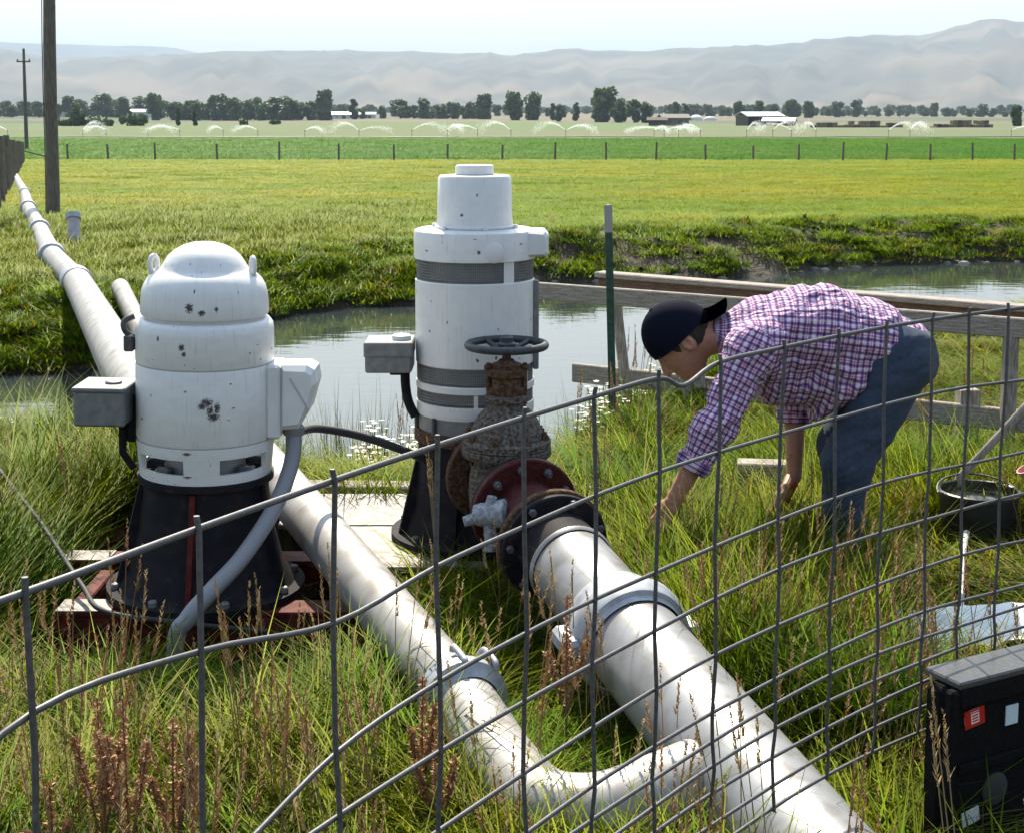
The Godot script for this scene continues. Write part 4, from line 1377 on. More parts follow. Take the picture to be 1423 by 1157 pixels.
func vent(t: Node3D, y0: float, y1: float, spans: Array):
	var bk := MB.new()
	bk.lathe(mv(0, 0, 0), [Vector2(0.15, y0 - 0.002), Vector2(0.15, y1 + 0.002)], 40)
	part("vent_drum", bk.mesh(), M.inner, t)
	for s in spans:
		var mb := MB.new()
		var nb := int((s[1] - s[0]) / 2.0)
		for k in nb + 1:
			var a := ang(lerpf(s[0], s[1], float(k) / nb))
			mb.box(Transform3D(Basis(Vector3.UP, -a), Vector3(cos(a) * 0.194, (y0 + y1) * 0.5, sin(a) * 0.194)), Vector3(0.002, y1 - y0, 0.0028), 0.0003)
		var rows := int((y1 - y0) / 0.0085)
		for k in rows + 1:
			var y := lerpf(y0, y1, float(k) / rows)
			mb.lathe(mv(0, y, 0), [Vector2(0.193, -0.0013), Vector2(0.1955, -0.0013), Vector2(0.1955, 0.0013), Vector2(0.193, 0.0013)], int(nb / 2.0) + 2, ang(s[1]), ang(s[0]))
		part("vent_screen", mb.mesh(), M.greybox, t)
	# solid posts between the screens
	var pm := MB.new()
	for i in spans.size():
		var f0: float = spans[i][1]
		var f1: float = spans[(i + 1) % spans.size()][0]
		if i == spans.size() - 1: f1 += 360.0
		pm.lathe(mv(0, 0, 0), [Vector2(0.197, y0 - 0.002), Vector2(0.197, y1 + 0.002)], 12, ang(f1), ang(f0))
	part("vent_post", pm.mesh(), M.white_flat, t)

func build_valve():
	var c := Vector3(-0.017, 0.0, -4.57)
	var t := thing("gate_valve", "rusty cream gate valve with dark handwheel and red flanges", "valve", c)
	var dir := Vector3(0.31, -0.131, 0.942).normalized()
	var hy := 0.385
	# body: upright oval chamber
	var body := MB.new()
	body.lathe(Transform3D(Basis().scaled(Vector3(1.0, 1.0, 0.85)), Vector3.ZERO), [Vector2(0.0, 0.215), Vector2(0.06, 0.22), Vector2(0.095, 0.245), Vector2(0.115, 0.30), Vector2(0.122, 0.37), Vector2(0.118, 0.43), Vector2(0.11, 0.47), Vector2(0.105, 0.50)], 40)
	part("valve_body", body.mesh(), M.valve, t)
	var bf := MB.new()
	bf.lathe(mv(0, 0, 0), [Vector2(0.09, 0.492), Vector2(0.138, 0.494), Vector2(0.142, 0.50), Vector2(0.142, 0.517), Vector2(0.136, 0.521), Vector2(0.140, 0.525), Vector2(0.140, 0.545), Vector2(0.134, 0.55), Vector2(0.10, 0.555)], 40)
	part("bonnet_flange", bf.mesh(), M.valve, t)
	for k in 8:
		var bm := MB.new()
		var a := TAU * (k + 0.35) / 8
		bolt(bm, mv(cos(a) * 0.124, 0.547, sin(a) * 0.124), 0.013, 0.02)
		bm.tube([Vector3(cos(a) * 0.124, 0.475, sin(a) * 0.124), Vector3(cos(a) * 0.124, 0.575, sin(a) * 0.124)], 0.007, 6)
		part("bolt", bm.mesh(), M.rust, t)
	var bn := MB.new()
	bn.lathe(mv(0, 0, 0), [Vector2(0.118, 0.552), Vector2(0.112, 0.58), Vector2(0.098, 0.61), Vector2(0.078, 0.635), Vector2(0.062, 0.65), Vector2(0.06, 0.665), Vector2(0.07, 0.67), Vector2(0.07, 0.684), Vector2(0.055, 0.69)], 36)
	part("bonnet", bn.mesh(), M.valve, t)
	var st := MB.new()
	st.lathe(mv(0, 0, 0), [Vector2(0.055, 0.688), Vector2(0.06, 0.70), Vector2(0.06, 0.712), Vector2(0.05, 0.716), Vector2(0.05, 0.745), Vector2(0.064, 0.75), Vector2(0.064, 0.768), Vector2(0.048, 0.774), Vector2(0.048, 0.785), Vector2(0.03, 0.792), Vector2(0.022, 0.80)], 28)
	part("packing_gland", st.mesh(), M.rust, t)
	for s in [-1.0, 1.0]:
		var gb := MB.new()
		gb.tube([Vector3(s * 0.057, 0.66, 0.01), Vector3(s * 0.057, 0.79, 0.01)], 0.008, 7)
		bolt(gb, mv(s * 0.057, 0.768, 0.01), 0.014, 0.016)
		part("gland_bolt", gb.mesh(), M.rust, t)
	var sm := MB.new()
	sm.tube([Vector3(0, 0.78, 0), Vector3(0, 0.875, 0)], 0.014, 12)
	part("stem", sm.mesh(), M.rust, t)
	var hw := MB.new()
	var pts := []
	for k in 41:
		var a := TAU * k / 40
		pts.append(Vector3(cos(a) * 0.121, 0.845, sin(a) * 0.121))
	hw.tube(pts, 0.0125, 12, false)
	for k in 5:
		var a := TAU * k / 5 + 0.35
		var q := Vector3(cos(a), 0, sin(a))
		hw.tube(curve([q * 0.02 + Vector3(0, 0.838, 0), q * 0.055 + Vector3(0, 0.832, 0), q * 0.09 + Vector3(0, 0.838, 0), q * 0.118 + Vector3(0, 0.845, 0)], 4), [0.012, 0.0115, 0.011, 0.0105, 0.010, 0.010, 0.0095, 0.009, 0.009, 0.009, 0.0095, 0.010, 0.011], 8)
	hw.lathe(mv(0, 0.82, 0), [Vector2(0.016, 0.0), Vector2(0.03, 0.002), Vector2(0.03, 0.03), Vector2(0.022, 0.036), Vector2(0.022, 0.05), Vector2(0.012, 0.056), Vector2(0.0, 0.056)], 16)
	part("handwheel", hw.mesh(), M.wheel, t)
	# flanges across the pipe
	var o := Vector3(0, hy, 0)
	var discs := [[0.135, 0.160, 0.026, M.dark], [0.165, 0.168, 0.026, M.redflange], [0.415, 0.166, 0.024, M.rust], [0.442, 0.160, 0.022, M.dark]]
	for d in discs:
		var fl := MB.new()
		var th: float = d[2]
		var rr: float = d[1]
		fl.lathe(along(o + dir * float(d[0]), dir), [Vector2(0.10, 0.0), Vector2(rr - 0.004, 0.0), Vector2(rr, 0.004), Vector2(rr, th - 0.004), Vector2(rr - 0.004, th), Vector2(0.10, th)], 56)
		part("flange", fl.mesh(), d[3], t)
	for side in [-1.0]:
		var fl := MB.new()
		fl.lathe(along(o - dir * 0.14, dir), [Vector2(0.0, 0.0), Vector2(0.16, 0.0), Vector2(0.164, 0.004), Vector2(0.164, 0.026), Vector2(0.16, 0.03), Vector2(0.0, 0.03)], 48)
		part("flange", fl.mesh(), M.rust, t)
		var nk := MB.new()
		nk.tube([o - dir * 0.30, o - dir * 0.02], 0.10, 32)
		part("inlet_neck", nk.mesh(), M.dark, t)
	var on := MB.new()
	on.tube([o + dir * 0.0, o + dir * 0.47], 0.104, 36)
	part("outlet_neck", on.mesh(), M.redflange, t)
	for k in 10:
		var bm := MB.new()
		var a := TAU * (k + 0.25) / 10
		var fx := along(o + dir * 0.193, dir)
		bolt(bm, fx * mv(cos(a) * 0.138, -0.002, sin(a) * 0.138), 0.014, 0.018)
		bm.tube([fx * Vector3(cos(a) * 0.138, -0.075, sin(a) * 0.138), fx * Vector3(cos(a) * 0.138, 0.03, sin(a) * 0.138)], 0.008, 6)
		part("flange_bolt", bm.mesh(), M.galv, t)
	for k in 7:
		var bm := MB.new()
		var a := TAU * (k + 0.6) / 7
		var fx := along(o + dir * 0.466, dir)
		bolt(bm, fx * mv(cos(a) * 0.142, -0.002, sin(a) * 0.142), 0.012, 0.014)
		part("flange_bolt", bm.mesh(), M.galv, t)
	# little blue-grey cock on the left flange
	var ck := MB.new()
	var k0 := o + dir * 0.22 + Vector3(-0.115, 0.02, 0.06)
	ck.lathe(along(k0, Vector3(0.95, 0.1, 0.2)), [Vector2(0.0, -0.055), Vector2(0.03, -0.05), Vector2(0.036, -0.03), Vector2(0.034, 0.0), Vector2(0.042, 0.02), Vector2(0.045, 0.045), Vector2(0.032, 0.055), Vector2(0.0, 0.055)], 18)
	ck.tube([k0 + Vector3(-0.04, -0.01, 0), k0 + Vector3(-0.08, -0.02, 0.01)], [0.02, 0.016], 10)
	ck.tube([k0 + Vector3(0.0, -0.03, 0), k0 + Vector3(0.0, -0.11, 0.01)], [0.022, 0.018], 10)
	ck.tube([k0 + Vector3(0.0, 0.03, 0.0), k0 + Vector3(0.005, 0.055, 0.0)], [0.018, 0.015], 10)
	part("drain_cock", ck.mesh(), M.bluegrey, t)

# ------------------------------------------------------------------ welded wire panel in the foreground
func build_wire_panel():
	var t := thing("wire_panel", "grey welded wire stock panel crossing the foreground", "fence", Vector3.ZERO)
	var xs := [-0.425, -0.316, -0.203, -0.093, 0.018, 0.122, 0.228, 0.342, 0.474, 0.599, 0.715, 0.832, 0.925, 1.024, 1.13, 1.235, 1.34]
	var zs := [-1.25, -1.442, -1.632, -1.805, -1.971, -2.117, -2.256, -2.398, -2.547, -2.676, -2.785, -2.883, -2.953, -3.021, -3.088, -3.15, -3.21]
	var top := 1.175
	var off := [0.0, 0.152, 0.309, 0.404, 0.506, 0.602, 0.653, 0.702, 0.751, 0.805, 0.853]
	var cnt := xs.size()
	for w in off.size():
		var ctl := []
		ctl.append(Vector3(-0.66, top - off[w] + (0.0 if w == 0 else -0.07), -0.86))
		ctl.append(Vector3(-0.54, top - off[w] + (0.002 if w == 0 else -0.03), -1.06))
		for k in cnt:
			var y: float = top - off[w] + 0.003 * sin(k * 1.1 + w * 1.7)
			if w == 0: y = top
			if w == 1 and k == 0: y = 1.064
			if w == 1 and k == 1: y = 1.047
			if w == 1 and k == 2: y = 1.008
			if w == 2 and k == 0: y = 0.80
			if w == 2 and k == 1: y = 0.80
			if w == 2 and k == 2: y = 0.852
			ctl.append(Vector3(xs[k], y, zs[k]))
			if w == 0 and k == 6:      # a kink in the top wire
				ctl.append(Vector3(xs[k] + 0.045, top - 0.020, zs[k] - 0.045))
		if w == 1:
			ctl[0] = Vector3(-0.62, 0.86, -0.95)
			ctl[1] = Vector3(-0.50, 1.0, -1.12)
		var mb := MB.new()
		mb.tube(curve(ctl, 5), 0.0040 if w == 0 else 0.0034, 8)
		part("horizontal_wire", mb.mesh(), M.galv, t)
	for k in cnt:
		var pts := []
		for w in off.size():
			pts.append(Vector3(xs[k] + 0.003 * sin(w * 1.9 + k), top - off[w], zs[k] + 0.0062 + 0.002 * sin(w + k * 2.0)))
		pts.insert(0, Vector3(xs[k], top + 0.014, zs[k] + 0.006))
		var mb := MB.new()
		mb.tube(pts, 0.0033, 8)
		part("vertical_wire", mb.mesh(), M.galv, t)
		var tip := MB.new()
		tip.lathe(mv(xs[k], top + 0.0135, zs[k] + 0.006), [Vector2(0.0033, 0.0), Vector2(0.0031, 0.0015), Vector2(0.0, 0.0016)], 8)
		part("cut_tip", tip.mesh(), M.galv, t)
# ------------------------------------------------------------------ person
# bone: [a, b, ra, rb, z-stretch]
func bones_sdf(p: Vector3, bones: Array, k: float) -> float:
	var d := 10.0
	for b in bones:
		var a: Vector3 = b[0]
		var zs: float = b[4]
		var pa := p - a
		var ba: Vector3 = b[5]
		pa.z /= zs
		var h := clampf(pa.dot(ba) * float(b[6]), 0.0, 1.0)
		var e := (pa - ba * h).length() - lerpf(b[2], b[3], h)
		if e < d - k: d = e
		elif e < d + k:
			var q := maxf(k - absf(d - e), 0.0) / k
			d = minf(d, e) - q * q * k * 0.25
	return d

func bone(a: Vector3, b: Vector3, ra: float, rb: float, zs := 1.0) -> Array:
	var ba := b - a
	ba.z /= zs
	return [a, b, ra, rb, zs, ba, 1.0 / maxf(ba.length_squared(), 1e-9)]

func grown(bs: Array, g: float) -> Array:
	var out := []
	for b in bs: out.append(bone(b[0], b[1], b[2] + g, b[3] + g, b[4]))
	return out

# surface nets over the blocks near the surface
func sdf_mesh(fn: Callable, lo: Vector3, hi: Vector3, cell: float, mb: MB):
	var bs := 8
	var step := cell * bs
	var nb := Vector3i(((hi - lo) / step).ceil())
	var ids := {}
	var edges := []
	var reach := step * 0.87 * 1.25
	var val := PackedFloat32Array()
	val.resize(729)
	for bz in nb.z:
		for by in nb.y:
			for bx in nb.x:
				var o := lo + Vector3(bx, by, bz) * step
				if absf(fn.call(o + Vector3.ONE * step * 0.5)) > reach: continue
				var i := 0
				for z in 9:
					for y in 9:
						for x in 9:
							val[i] = fn.call(o + Vector3(x, y, z) * cell)
							i += 1
				for z in 8:
					for y in 8:
						for x in 8:
							var c0 := x + y * 9 + z * 81
							var s := PackedFloat32Array([val[c0], val[c0 + 1], val[c0 + 9], val[c0 + 10], val[c0 + 81], val[c0 + 82], val[c0 + 90], val[c0 + 91]])
							var neg := 0
							for q in s:
								if q < 0.0: neg += 1
							if neg == 0 or neg == 8: continue
							var acc := Vector3.ZERO
							var cnt := 0
							for e in [[0, 1], [2, 3], [4, 5], [6, 7], [0, 2], [1, 3], [4, 6], [5, 7], [0, 4], [1, 5], [2, 6], [3, 7]]:
								var a: int = e[0]
								var b: int = e[1]
								if (s[a] < 0.0) == (s[b] < 0.0): continue
								var t := s[a] / (s[a] - s[b])
								var pa := Vector3(a & 1, (a >> 1) & 1, a >> 2)
								var pb := Vector3(b & 1, (b >> 1) & 1, b >> 2)
								acc += pa.lerp(pb, t)
								cnt += 1
							var p := o + (Vector3(x, y, z) + acc / cnt) * cell
							var g := Vector3i(bx * bs + x, by * bs + y, bz * bs + z)
							var nn := Vector3(s[1] + s[3] + s[5] + s[7] - s[0] - s[2] - s[4] - s[6], s[2] + s[3] + s[6] + s[7] - s[0] - s[1] - s[4] - s[5], s[4] + s[5] + s[6] + s[7] - s[0] - s[1] - s[2] - s[3])
							ids[g] = mb.vert(p, nn.normalized())
							var in0 := s[0] < 0.0
							if in0 != (s[1] < 0.0): edges.append([g, 0, in0])
							if in0 != (s[2] < 0.0): edges.append([g, 1, in0])
							if in0 != (s[4] < 0.0): edges.append([g, 2, in0])
	var ax := [Vector3i(1, 0, 0), Vector3i(0, 1, 0), Vector3i(0, 0, 1)]
	for e in edges:
		var g: Vector3i = e[0]
		var u: Vector3i = ax[(int(e[1]) + 1) % 3]
		var w: Vector3i = ax[(int(e[1]) + 2) % 3]
		var q := [g, g - u, g - u - w, g - w]
		var ok := true
		for c in q:
			if not ids.has(c): ok = false
		if not ok: continue
		if e[2]:
			mb.tri_i(ids[q[0]], ids[q[1]], ids[q[2]]); mb.tri_i(ids[q[0]], ids[q[2]], ids[q[3]])
		else:
			mb.tri_i(ids[q[0]], ids[q[2]], ids[q[1]]); mb.tri_i(ids[q[0]], ids[q[3]], ids[q[2]])

func plaid() -> Texture2D:
	var n := 128
	var im := Image.create(n, n, false, Image.FORMAT_RGB8)
	for y in n:
		for x in n:
			var c := Color(0.70, 0.57, 0.66)
			for q in [x, y]:
				var k: int = q % 32
				if k < 14: c = c * Color(0.46, 0.35, 0.58)
				if k >= 5 and k < 9: c = c * Color(0.45, 0.36, 0.6)
				if q % 64 >= 20 and q % 64 < 25: c = c * Color(0.75, 0.36, 0.42)
				if q % 64 >= 56 and q % 64 < 59: c = c.lerp(Color(0.75, 0.7, 0.74), 0.6)
			im.set_pixel(x, y, c.linear_to_srgb())
	return ImageTexture.create_from_image(im)

# five-fingered hand: wrist, pointing direction, palm side, thumb side
func hand_bones(w: Vector3, d: Vector3, palm: Vector3, thumb: Vector3, curl: float) -> Array:
	d = d.normalized()
	palm = (palm - d * palm.dot(d)).normalized()
	var s := (thumb - d * thumb.dot(d) - palm * thumb.dot(palm)).normalized()
	var out := []
	var lens := [[0.030, 0.040, 0.025, 0.021], [0.010, 0.045, 0.028, 0.022], [-0.010, 0.042, 0.026, 0.021], [-0.029, 0.033, 0.020, 0.018]]
	out.append(bone(w, w + d * 0.03, 0.027, 0.022))
	for i in 4:
		var f: Array = lens[i]
		var k0: Vector3 = w + d * (0.092 - absf(f[0] - 0.005) * 0.25) + s * float(f[0])
		out.append(bone(w + d * 0.02 + s * float(f[0]) * 0.55, k0, 0.016, 0.0125))
		var p := k0
		var a := curl * 0.4
		for j in 3:
			var dd := (d * cos(a) + palm * sin(a) + s * float(f[0]) * 1.2 * (1.0 - j * 0.3)).normalized()
			var q := p + dd * float(f[j + 1])
			out.append(bone(p, q, 0.0105 - j * 0.0012, 0.0094 - j * 0.0012))
			p = q
			a += curl * (0.75 + 0.1 * i)
	var t0 := w + d * 0.022 + s * 0.024
	var t1 := t0 + (d * 0.55 + s * 0.75 + palm * 0.25).normalized() * 0.045
	var t2 := t1 + (d * 0.85 + s * 0.30 + palm * 0.35).normalized() * 0.033
	var t3 := t2 + (d * 0.95 + s * 0.02 + palm * 0.35).normalized() * 0.026
	out.append(bone(t0, t1, 0.017, 0.0125)); out.append(bone(t1, t2, 0.0122, 0.0108)); out.append(bone(t2, t3, 0.0106, 0.0088))
	return out

func ell(p: Vector3, c: Vector3, r: Vector3) -> float:
	var q := (p - c) / r
	var k := q.length()
	return (k - 1.0) * minf(r.x, minf(r.y, r.z)) if k < 0.001 else k * (k - 1.0) / (q / r).length()

func smin(a: float, b: float, k: float) -> float:
	var h := maxf(k - absf(a - b), 0.0) / k
	return minf(a, b) - h * h * k * 0.25

func head_sdf(q: Vector3) -> float:      # q: x up to the crown, y towards the face, z to the near ear
	var d := ell(q, Vector3(0.022, -0.012, 0), Vector3(0.108, 0.102, 0.079))
	d = smin(d, ell(q, Vector3(-0.045, 0.035, 0), Vector3(0.080, 0.062, 0.060)), 0.04)
	d = smin(d, ell(q, Vector3(-0.092, 0.050, 0), Vector3(0.030, 0.040, 0.036)), 0.03)
	var az := absf(q.z)
	d = smin(d, ell(Vector3(q.x, q.y, az), Vector3(0.026, 0.078, 0.028), Vector3(0.012, 0.016, 0.026)), 0.02)
	# nose
	var nt := clampf((0.010 - q.x) / 0.048, 0.0, 1.0)
	d = smin(d, (q - Vector3(0.010 - 0.048 * nt, 0.092 + 0.024 * nt, 0)).length() - lerpf(0.009, 0.0155, nt), 0.014)
	d = smin(d, ell(Vector3(q.x, q.y, az), Vector3(-0.042, 0.098, 0.013), Vector3(0.009, 0.012, 0.009)), 0.008)
	# eye hollows, lips, mouth line
	var eye := ell(Vector3(q.x, q.y, az), Vector3(0.004, 0.100, 0.032), Vector3(0.012, 0.014, 0.017))
	d = -smin(-d, eye, 0.012)
	d = smin(d, ell(q, Vector3(-0.066, 0.090, 0), Vector3(0.007, 0.011, 0.024)), 0.008)
	d = smin(d, ell(q, Vector3(-0.080, 0.088, 0), Vector3(0.008, 0.011, 0.020)), 0.008)
	d = -smin(-d, ell(q, Vector3(-0.0725, 0.101, 0), Vector3(0.002, 0.008, 0.024)), 0.004)
	# ears
	var e := ell(Vector3(q.x, q.y, az), Vector3(-0.010, -0.012, 0.080), Vector3(0.034, 0.021, 0.011))
	e = -smin(-e, ell(Vector3(q.x, q.y, az), Vector3(-0.006, -0.008, 0.092), Vector3(0.019, 0.011, 0.009)), 0.006)
	return smin(d, e, 0.010)

func build_person():
	var Z := -4.9
	var base := Vector3(1.10, ground_y(1.10, -4.9), Z)
	var t := thing("person", "person in plaid shirt, jeans and backward dark cap bending over the grass", "person", base)
	var B := func(x: float, y: float, z := 0.0) -> Vector3: return Vector3(x, y, Z + z)
	var torso := [
		bone(B.call(1.300, 0.765), B.call(1.19, 0.815), 0.108, 0.108, 1.38),
		bone(B.call(1.19, 0.815), B.call(1.03, 0.858), 0.108, 0.112, 1.35),
		bone(B.call(1.03, 0.858), B.call(0.86, 0.838), 0.114, 0.108, 1.48),
		bone(B.call(0.80, 0.805, 0.15), B.call(0.80, 0.80, -0.15), 0.072, 0.072)]
	var armN := [bone(B.call(0.775, 0.80, 0.185), B.call(0.648, 0.555, 0.235), 0.054, 0.043)]
	var foreN := [bone(B.call(0.648, 0.555, 0.235), B.call(0.520, 0.318, 0.25), 0.042, 0.027)]
	var armF := [bone(B.call(0.80, 0.775, -0.185), B.call(1.00, 0.565, -0.215), 0.054, 0.043)]
	var foreF := [bone(B.call(1.00, 0.565, -0.215), B.call(0.992, 0.300, -0.16), 0.042, 0.027)]
	var gy := base.y
	var legs := [
		bone(B.call(1.285, 0.755, 0.085), B.call(1.115, 0.415, 0.105), 0.104, 0.072), bone(B.call(1.115, 0.415, 0.105), B.call(1.105, gy + 0.09, 0.10), 0.068, 0.050),
		bone(B.call(1.285, 0.755, -0.085), B.call(1.150, 0.415, -0.11), 0.104, 0.072), bone(B.call(1.150, 0.415, -0.11), B.call(1.165, gy + 0.09, -0.12), 0.068, 0.050)]
	var feet := [bone(B.call(1.105, gy + 0.08, 0.10), B.call(1.09, gy + 0.05, 0.10), 0.036, 0.036), bone(B.call(1.165, gy + 0.08, -0.12), B.call(1.15, gy + 0.05, -0.12), 0.036, 0.036)]
	var neck := [bone(B.call(0.80, 0.825), B.call(0.645, 0.815), 0.062, 0.054)]
	# body: skin, one mesh; head and hands on finer grids
	var mb := MB.new()
	var all := grown(torso, -0.018) + armN + foreN + armF + foreF + grown(legs, -0.018) + feet + neck
	sdf_mesh(func(p): return bones_sdf(p, all, 0.05), Vector3(0.48, gy - 0.02, Z - 0.36), Vector3(1.46, 1.02, Z + 0.36), 0.014, mb)
	var U := Vector3(-0.77, 0.64, 0.0).normalized()
	var F := Vector3(-0.64, -0.77, 0.0).normalized()
	var hc: Vector3 = B.call(0.568, 0.808)
	var to_head := func(p: Vector3) -> Vector3: return Vector3((p - hc).dot(U), (p - hc).dot(F), p.z - hc.z)
	var hn: Array = [bone(B.call(0.74, 0.825), B.call(0.62, 0.81), 0.060, 0.056)]
	sdf_mesh(func(p): return smin(head_sdf(to_head.call(p)), bones_sdf(p, hn, 0.02), 0.03), hc - Vector3(0.17, 0.17, 0.13), hc + Vector3(0.19, 0.17, 0.13), 0.005, mb)
	var wN: Vector3 = B.call(0.520, 0.318, 0.25)
	var wF: Vector3 = B.call(0.992, 0.300, -0.16)
	var hbN := hand_bones(wN, Vector3(-0.5, -0.85, 0.02), Vector3(0.75, -0.35, -0.5), Vector3(-0.3, 0.1, -0.9), 0.45)
	var hbF := hand_bones(wF, Vector3(-0.55, -0.8, 0.15), Vector3(0.6, -0.5, 0.5), Vector3(-0.3, 0.2, 0.9), 0.75)
	for hb in [[wN, hbN], [wF, hbF]]:
		var w: Vector3 = hb[0]
		sdf_mesh(func(p): return bones_sdf(p, hb[1], 0.010), w - Vector3(0.19, 0.24, 0.13), w + Vector3(0.10, 0.07, 0.13), 0.004, mb)
	for i in mb.v.size(): mb.v[i] -= base
	var skin := tri_map(mat(1, 1, 1, 0.5), noise_tex(0.03, [[0.0, Color(0.36, 0.165, 0.105)], [1.0, Color(0.46, 0.235, 0.16)]], 256, 121), 6.0)
	skin.subsurf_scatter_enabled = true
	skin.subsurf_scatter_strength = 0.12
	var body := part("body", mb.mesh(), skin, t)
	for s in [-1.0, 1.0]:
		var eb := MB.new()
		eb.lathe(Transform3D(Basis(), hc + U * 0.004 + F * 0.083 + Vector3(0, 0, 0.031 * s) - base), [Vector2(0, -0.0105), Vector2(0.0075, -0.0075), Vector2(0.0105, 0), Vector2(0.0075, 0.0075), Vector2(0, 0.0105)], 12, 0.0, TAU, 0.3)
		part("eye", eb.mesh(), mat(0.25, 0.22, 0.2, 0.2), body)
	# shirt with a hanging tail, rolled sleeves and creases
	var st := grown(torso, 0.018)
	st.append(bone(B.call(1.10, 0.735), B.call(0.88, 0.70), 0.095, 0.085, 1.5))
	st.append(bone(B.call(1.09, 0.66), B.call(0.90, 0.65), 0.075, 0.06, 1.5))
	st.append(bone(B.call(1.13, 0.70), B.call(1.03, 0.56), 0.07, 0.03, 2.4))
	var slN := [bone(armN[0][0], armN[0][1], 0.078, 0.062), bone(foreN[0][0], foreN[0][0].lerp(foreN[0][1], 0.50), 0.062, 0.054)]
	var slF := [bone(armF[0][0], armF[0][1], 0.078, 0.060), bone(foreF[0][0], foreF[0][0].lerp(foreF[0][1], 0.22), 0.060, 0.056)]
	var cfN: Vector3 = foreN[0][0].lerp(foreN[0][1], 0.55)
	var ndN: Vector3 = (foreN[0][1] - foreN[0][0]).normalized()
	var cfF: Vector3 = foreF[0][0].lerp(foreF[0][1], 0.32)
	var ndF: Vector3 = (foreF[0][1] - foreF[0][0]).normalized()
	var collar := [bone(B.call(0.80, 0.83), B.call(0.725, 0.825), 0.09, 0.078)]
	var shirt_bones := st + slN + slF + collar
	var hemn := Vector3(0.65, -0.76, 0).normalized()
	var hemp: Vector3 = B.call(1.20, 0.648)
	var shirt_fn := func(p: Vector3) -> float:
		var d := bones_sdf(p, shirt_bones, 0.055)
		d += nz.get_noise_3d(p.x * 4.0 + p.y * 3.0, p.y * 9.0 - p.x * 5.0, p.z * 4.0) * 0.012
		d += absf(nz.get_noise_3d(p.x * 7.0 + p.y * 6.0, p.y * 6.0 - p.x * 9.0, p.z * 3.0 + 7.0)) * 0.018
		if p.z > Z - 0.05: d = maxf(d, (p - cfN).dot(ndN)) if p.x < 0.70 else d
		d = maxf(d, (p - cfF).dot(ndF)) if p.z < Z - 0.08 and p.y < 0.56 and p.x > 0.86 else d
		return maxf(d, (p - hemp).dot(hemn) + nz.get_noise_3d(p.x * 3.0, p.y * 3.0, p.z * 5.0) * 0.012)
	var sm := MB.new()
	sdf_mesh(shirt_fn, Vector3(0.46, 0.40, Z - 0.36), Vector3(1.46, 1.04, Z + 0.36), 0.0105, sm)
	var tri_uv := MB.new()
	var parts := [[B.call(1.30, 0.77), (B.call(0.76, 0.83) - B.call(1.30, 0.77)).normalized()], [armN[0][0], (armN[0][1] - armN[0][0]).normalized()], [foreN[0][0], ndN], [armF[0][0], (armF[0][1] - armF[0][0]).normalized()], [foreF[0][0], ndF]]
	var pb := [torso + [st[4], st[5], st[6]], slN.slice(0, 1), slN.slice(1, 2), slF.slice(0, 1), slF.slice(1, 2)]
	for k in range(0, sm.ix.size(), 3):
		var ctr := (sm.v[sm.ix[k]] + sm.v[sm.ix[k + 1]] + sm.v[sm.ix[k + 2]]) / 3.0
		var best := 0
		var bd := bones_sdf(ctr, pb[0], 0.02) - 0.018
		for j in range(1, 5):
			var dd := bones_sdf(ctr, pb[j], 0.02)
			if dd < bd:
				bd = dd; best = j
		var o: Vector3 = parts[best][0]
		var axd: Vector3 = parts[best][1]
		var e1 := (Vector3(0, 0, 1) - axd * axd.z).normalized()
		var e2 := axd.cross(e1)
		var rad := 0.165 if best == 0 else 0.066
		for c in 3:
			var i := sm.ix[k + c]
			var p := sm.v[i] - o
			var cr := ctr - o
			var a0 := atan2(cr.dot(e2), cr.dot(e1))
			var a := a0 + wrapf(atan2(p.dot(e2), p.dot(e1)) - a0, -PI, PI)
			var id := tri_uv.vert(sm.v[i] - base, sm.n[i], Vector2(p.dot(axd), a * rad) / 0.084)
			tri_uv.ix.append(id)
	var cloth := mat(1, 1, 1, 0.9)
	cloth.albedo_texture = plaid()
	bump(cloth, bump_tex(0.012, 256, 125, 3), 0.9)
	part("shirt", tri_uv.mesh(), cloth, t)
	# rolled cuffs and a folded collar
	var cuffs := MB.new()
	for q in [[cfN, ndN, 0.056, 0.052], [cfF, ndF, 0.059, 0.056]]:
		var cx := along(q[0] - base - (q[1] as Vector3) * 0.04, q[1])
		cuffs.lathe(cx, [Vector2(q[2] - 0.006, -0.004), Vector2(q[2] + 0.004, 0.0), Vector2(q[2] + 0.006, 0.012), Vector2(q[3] + 0.005, 0.036), Vector2(q[3] + 0.001, 0.042), Vector2(q[3] - 0.010, 0.040)], 24)
		var one := part("cuff", cuffs.mesh(), cloth, t)
		cuffs = MB.new()
	var colm := MB.new()
	colm.lathe(along(B.call(0.755, 0.828) - base, B.call(0.68, 0.82) - B.call(0.755, 0.828)), [Vector2(0.098, -0.012), Vector2(0.088, 0.004), Vector2(0.074, 0.030), Vector2(0.066, 0.036), Vector2(0.062, 0.02), Vector2(0.064, 0.0)], 28)
	part("collar", colm.mesh(), cloth, t)
	# jeans
	var jb := grown(legs, 0.012) + [bone(B.call(1.310, 0.765), B.call(1.20, 0.81), 0.114, 0.114, 1.36)]
	var jm := MB.new()
	sdf_mesh(func(p): return maxf(bones_sdf(p, jb, 0.05) + nz.get_noise_3d(p.x * 6.0, p.y * 8.0, p.z * 6.0) * 0.010 + absf(nz.get_noise_3d(p.x * 5.0 + 3.0, p.y * 16.0 - p.x * 8.0, p.z * 5.0)) * 0.012, gy + 0.05 - p.y), Vector3(0.98, gy, Z - 0.30), Vector3(1.48, 0.98, Z + 0.30), 0.0125, jm)
	for i in jm.v.size(): jm.v[i] -= base
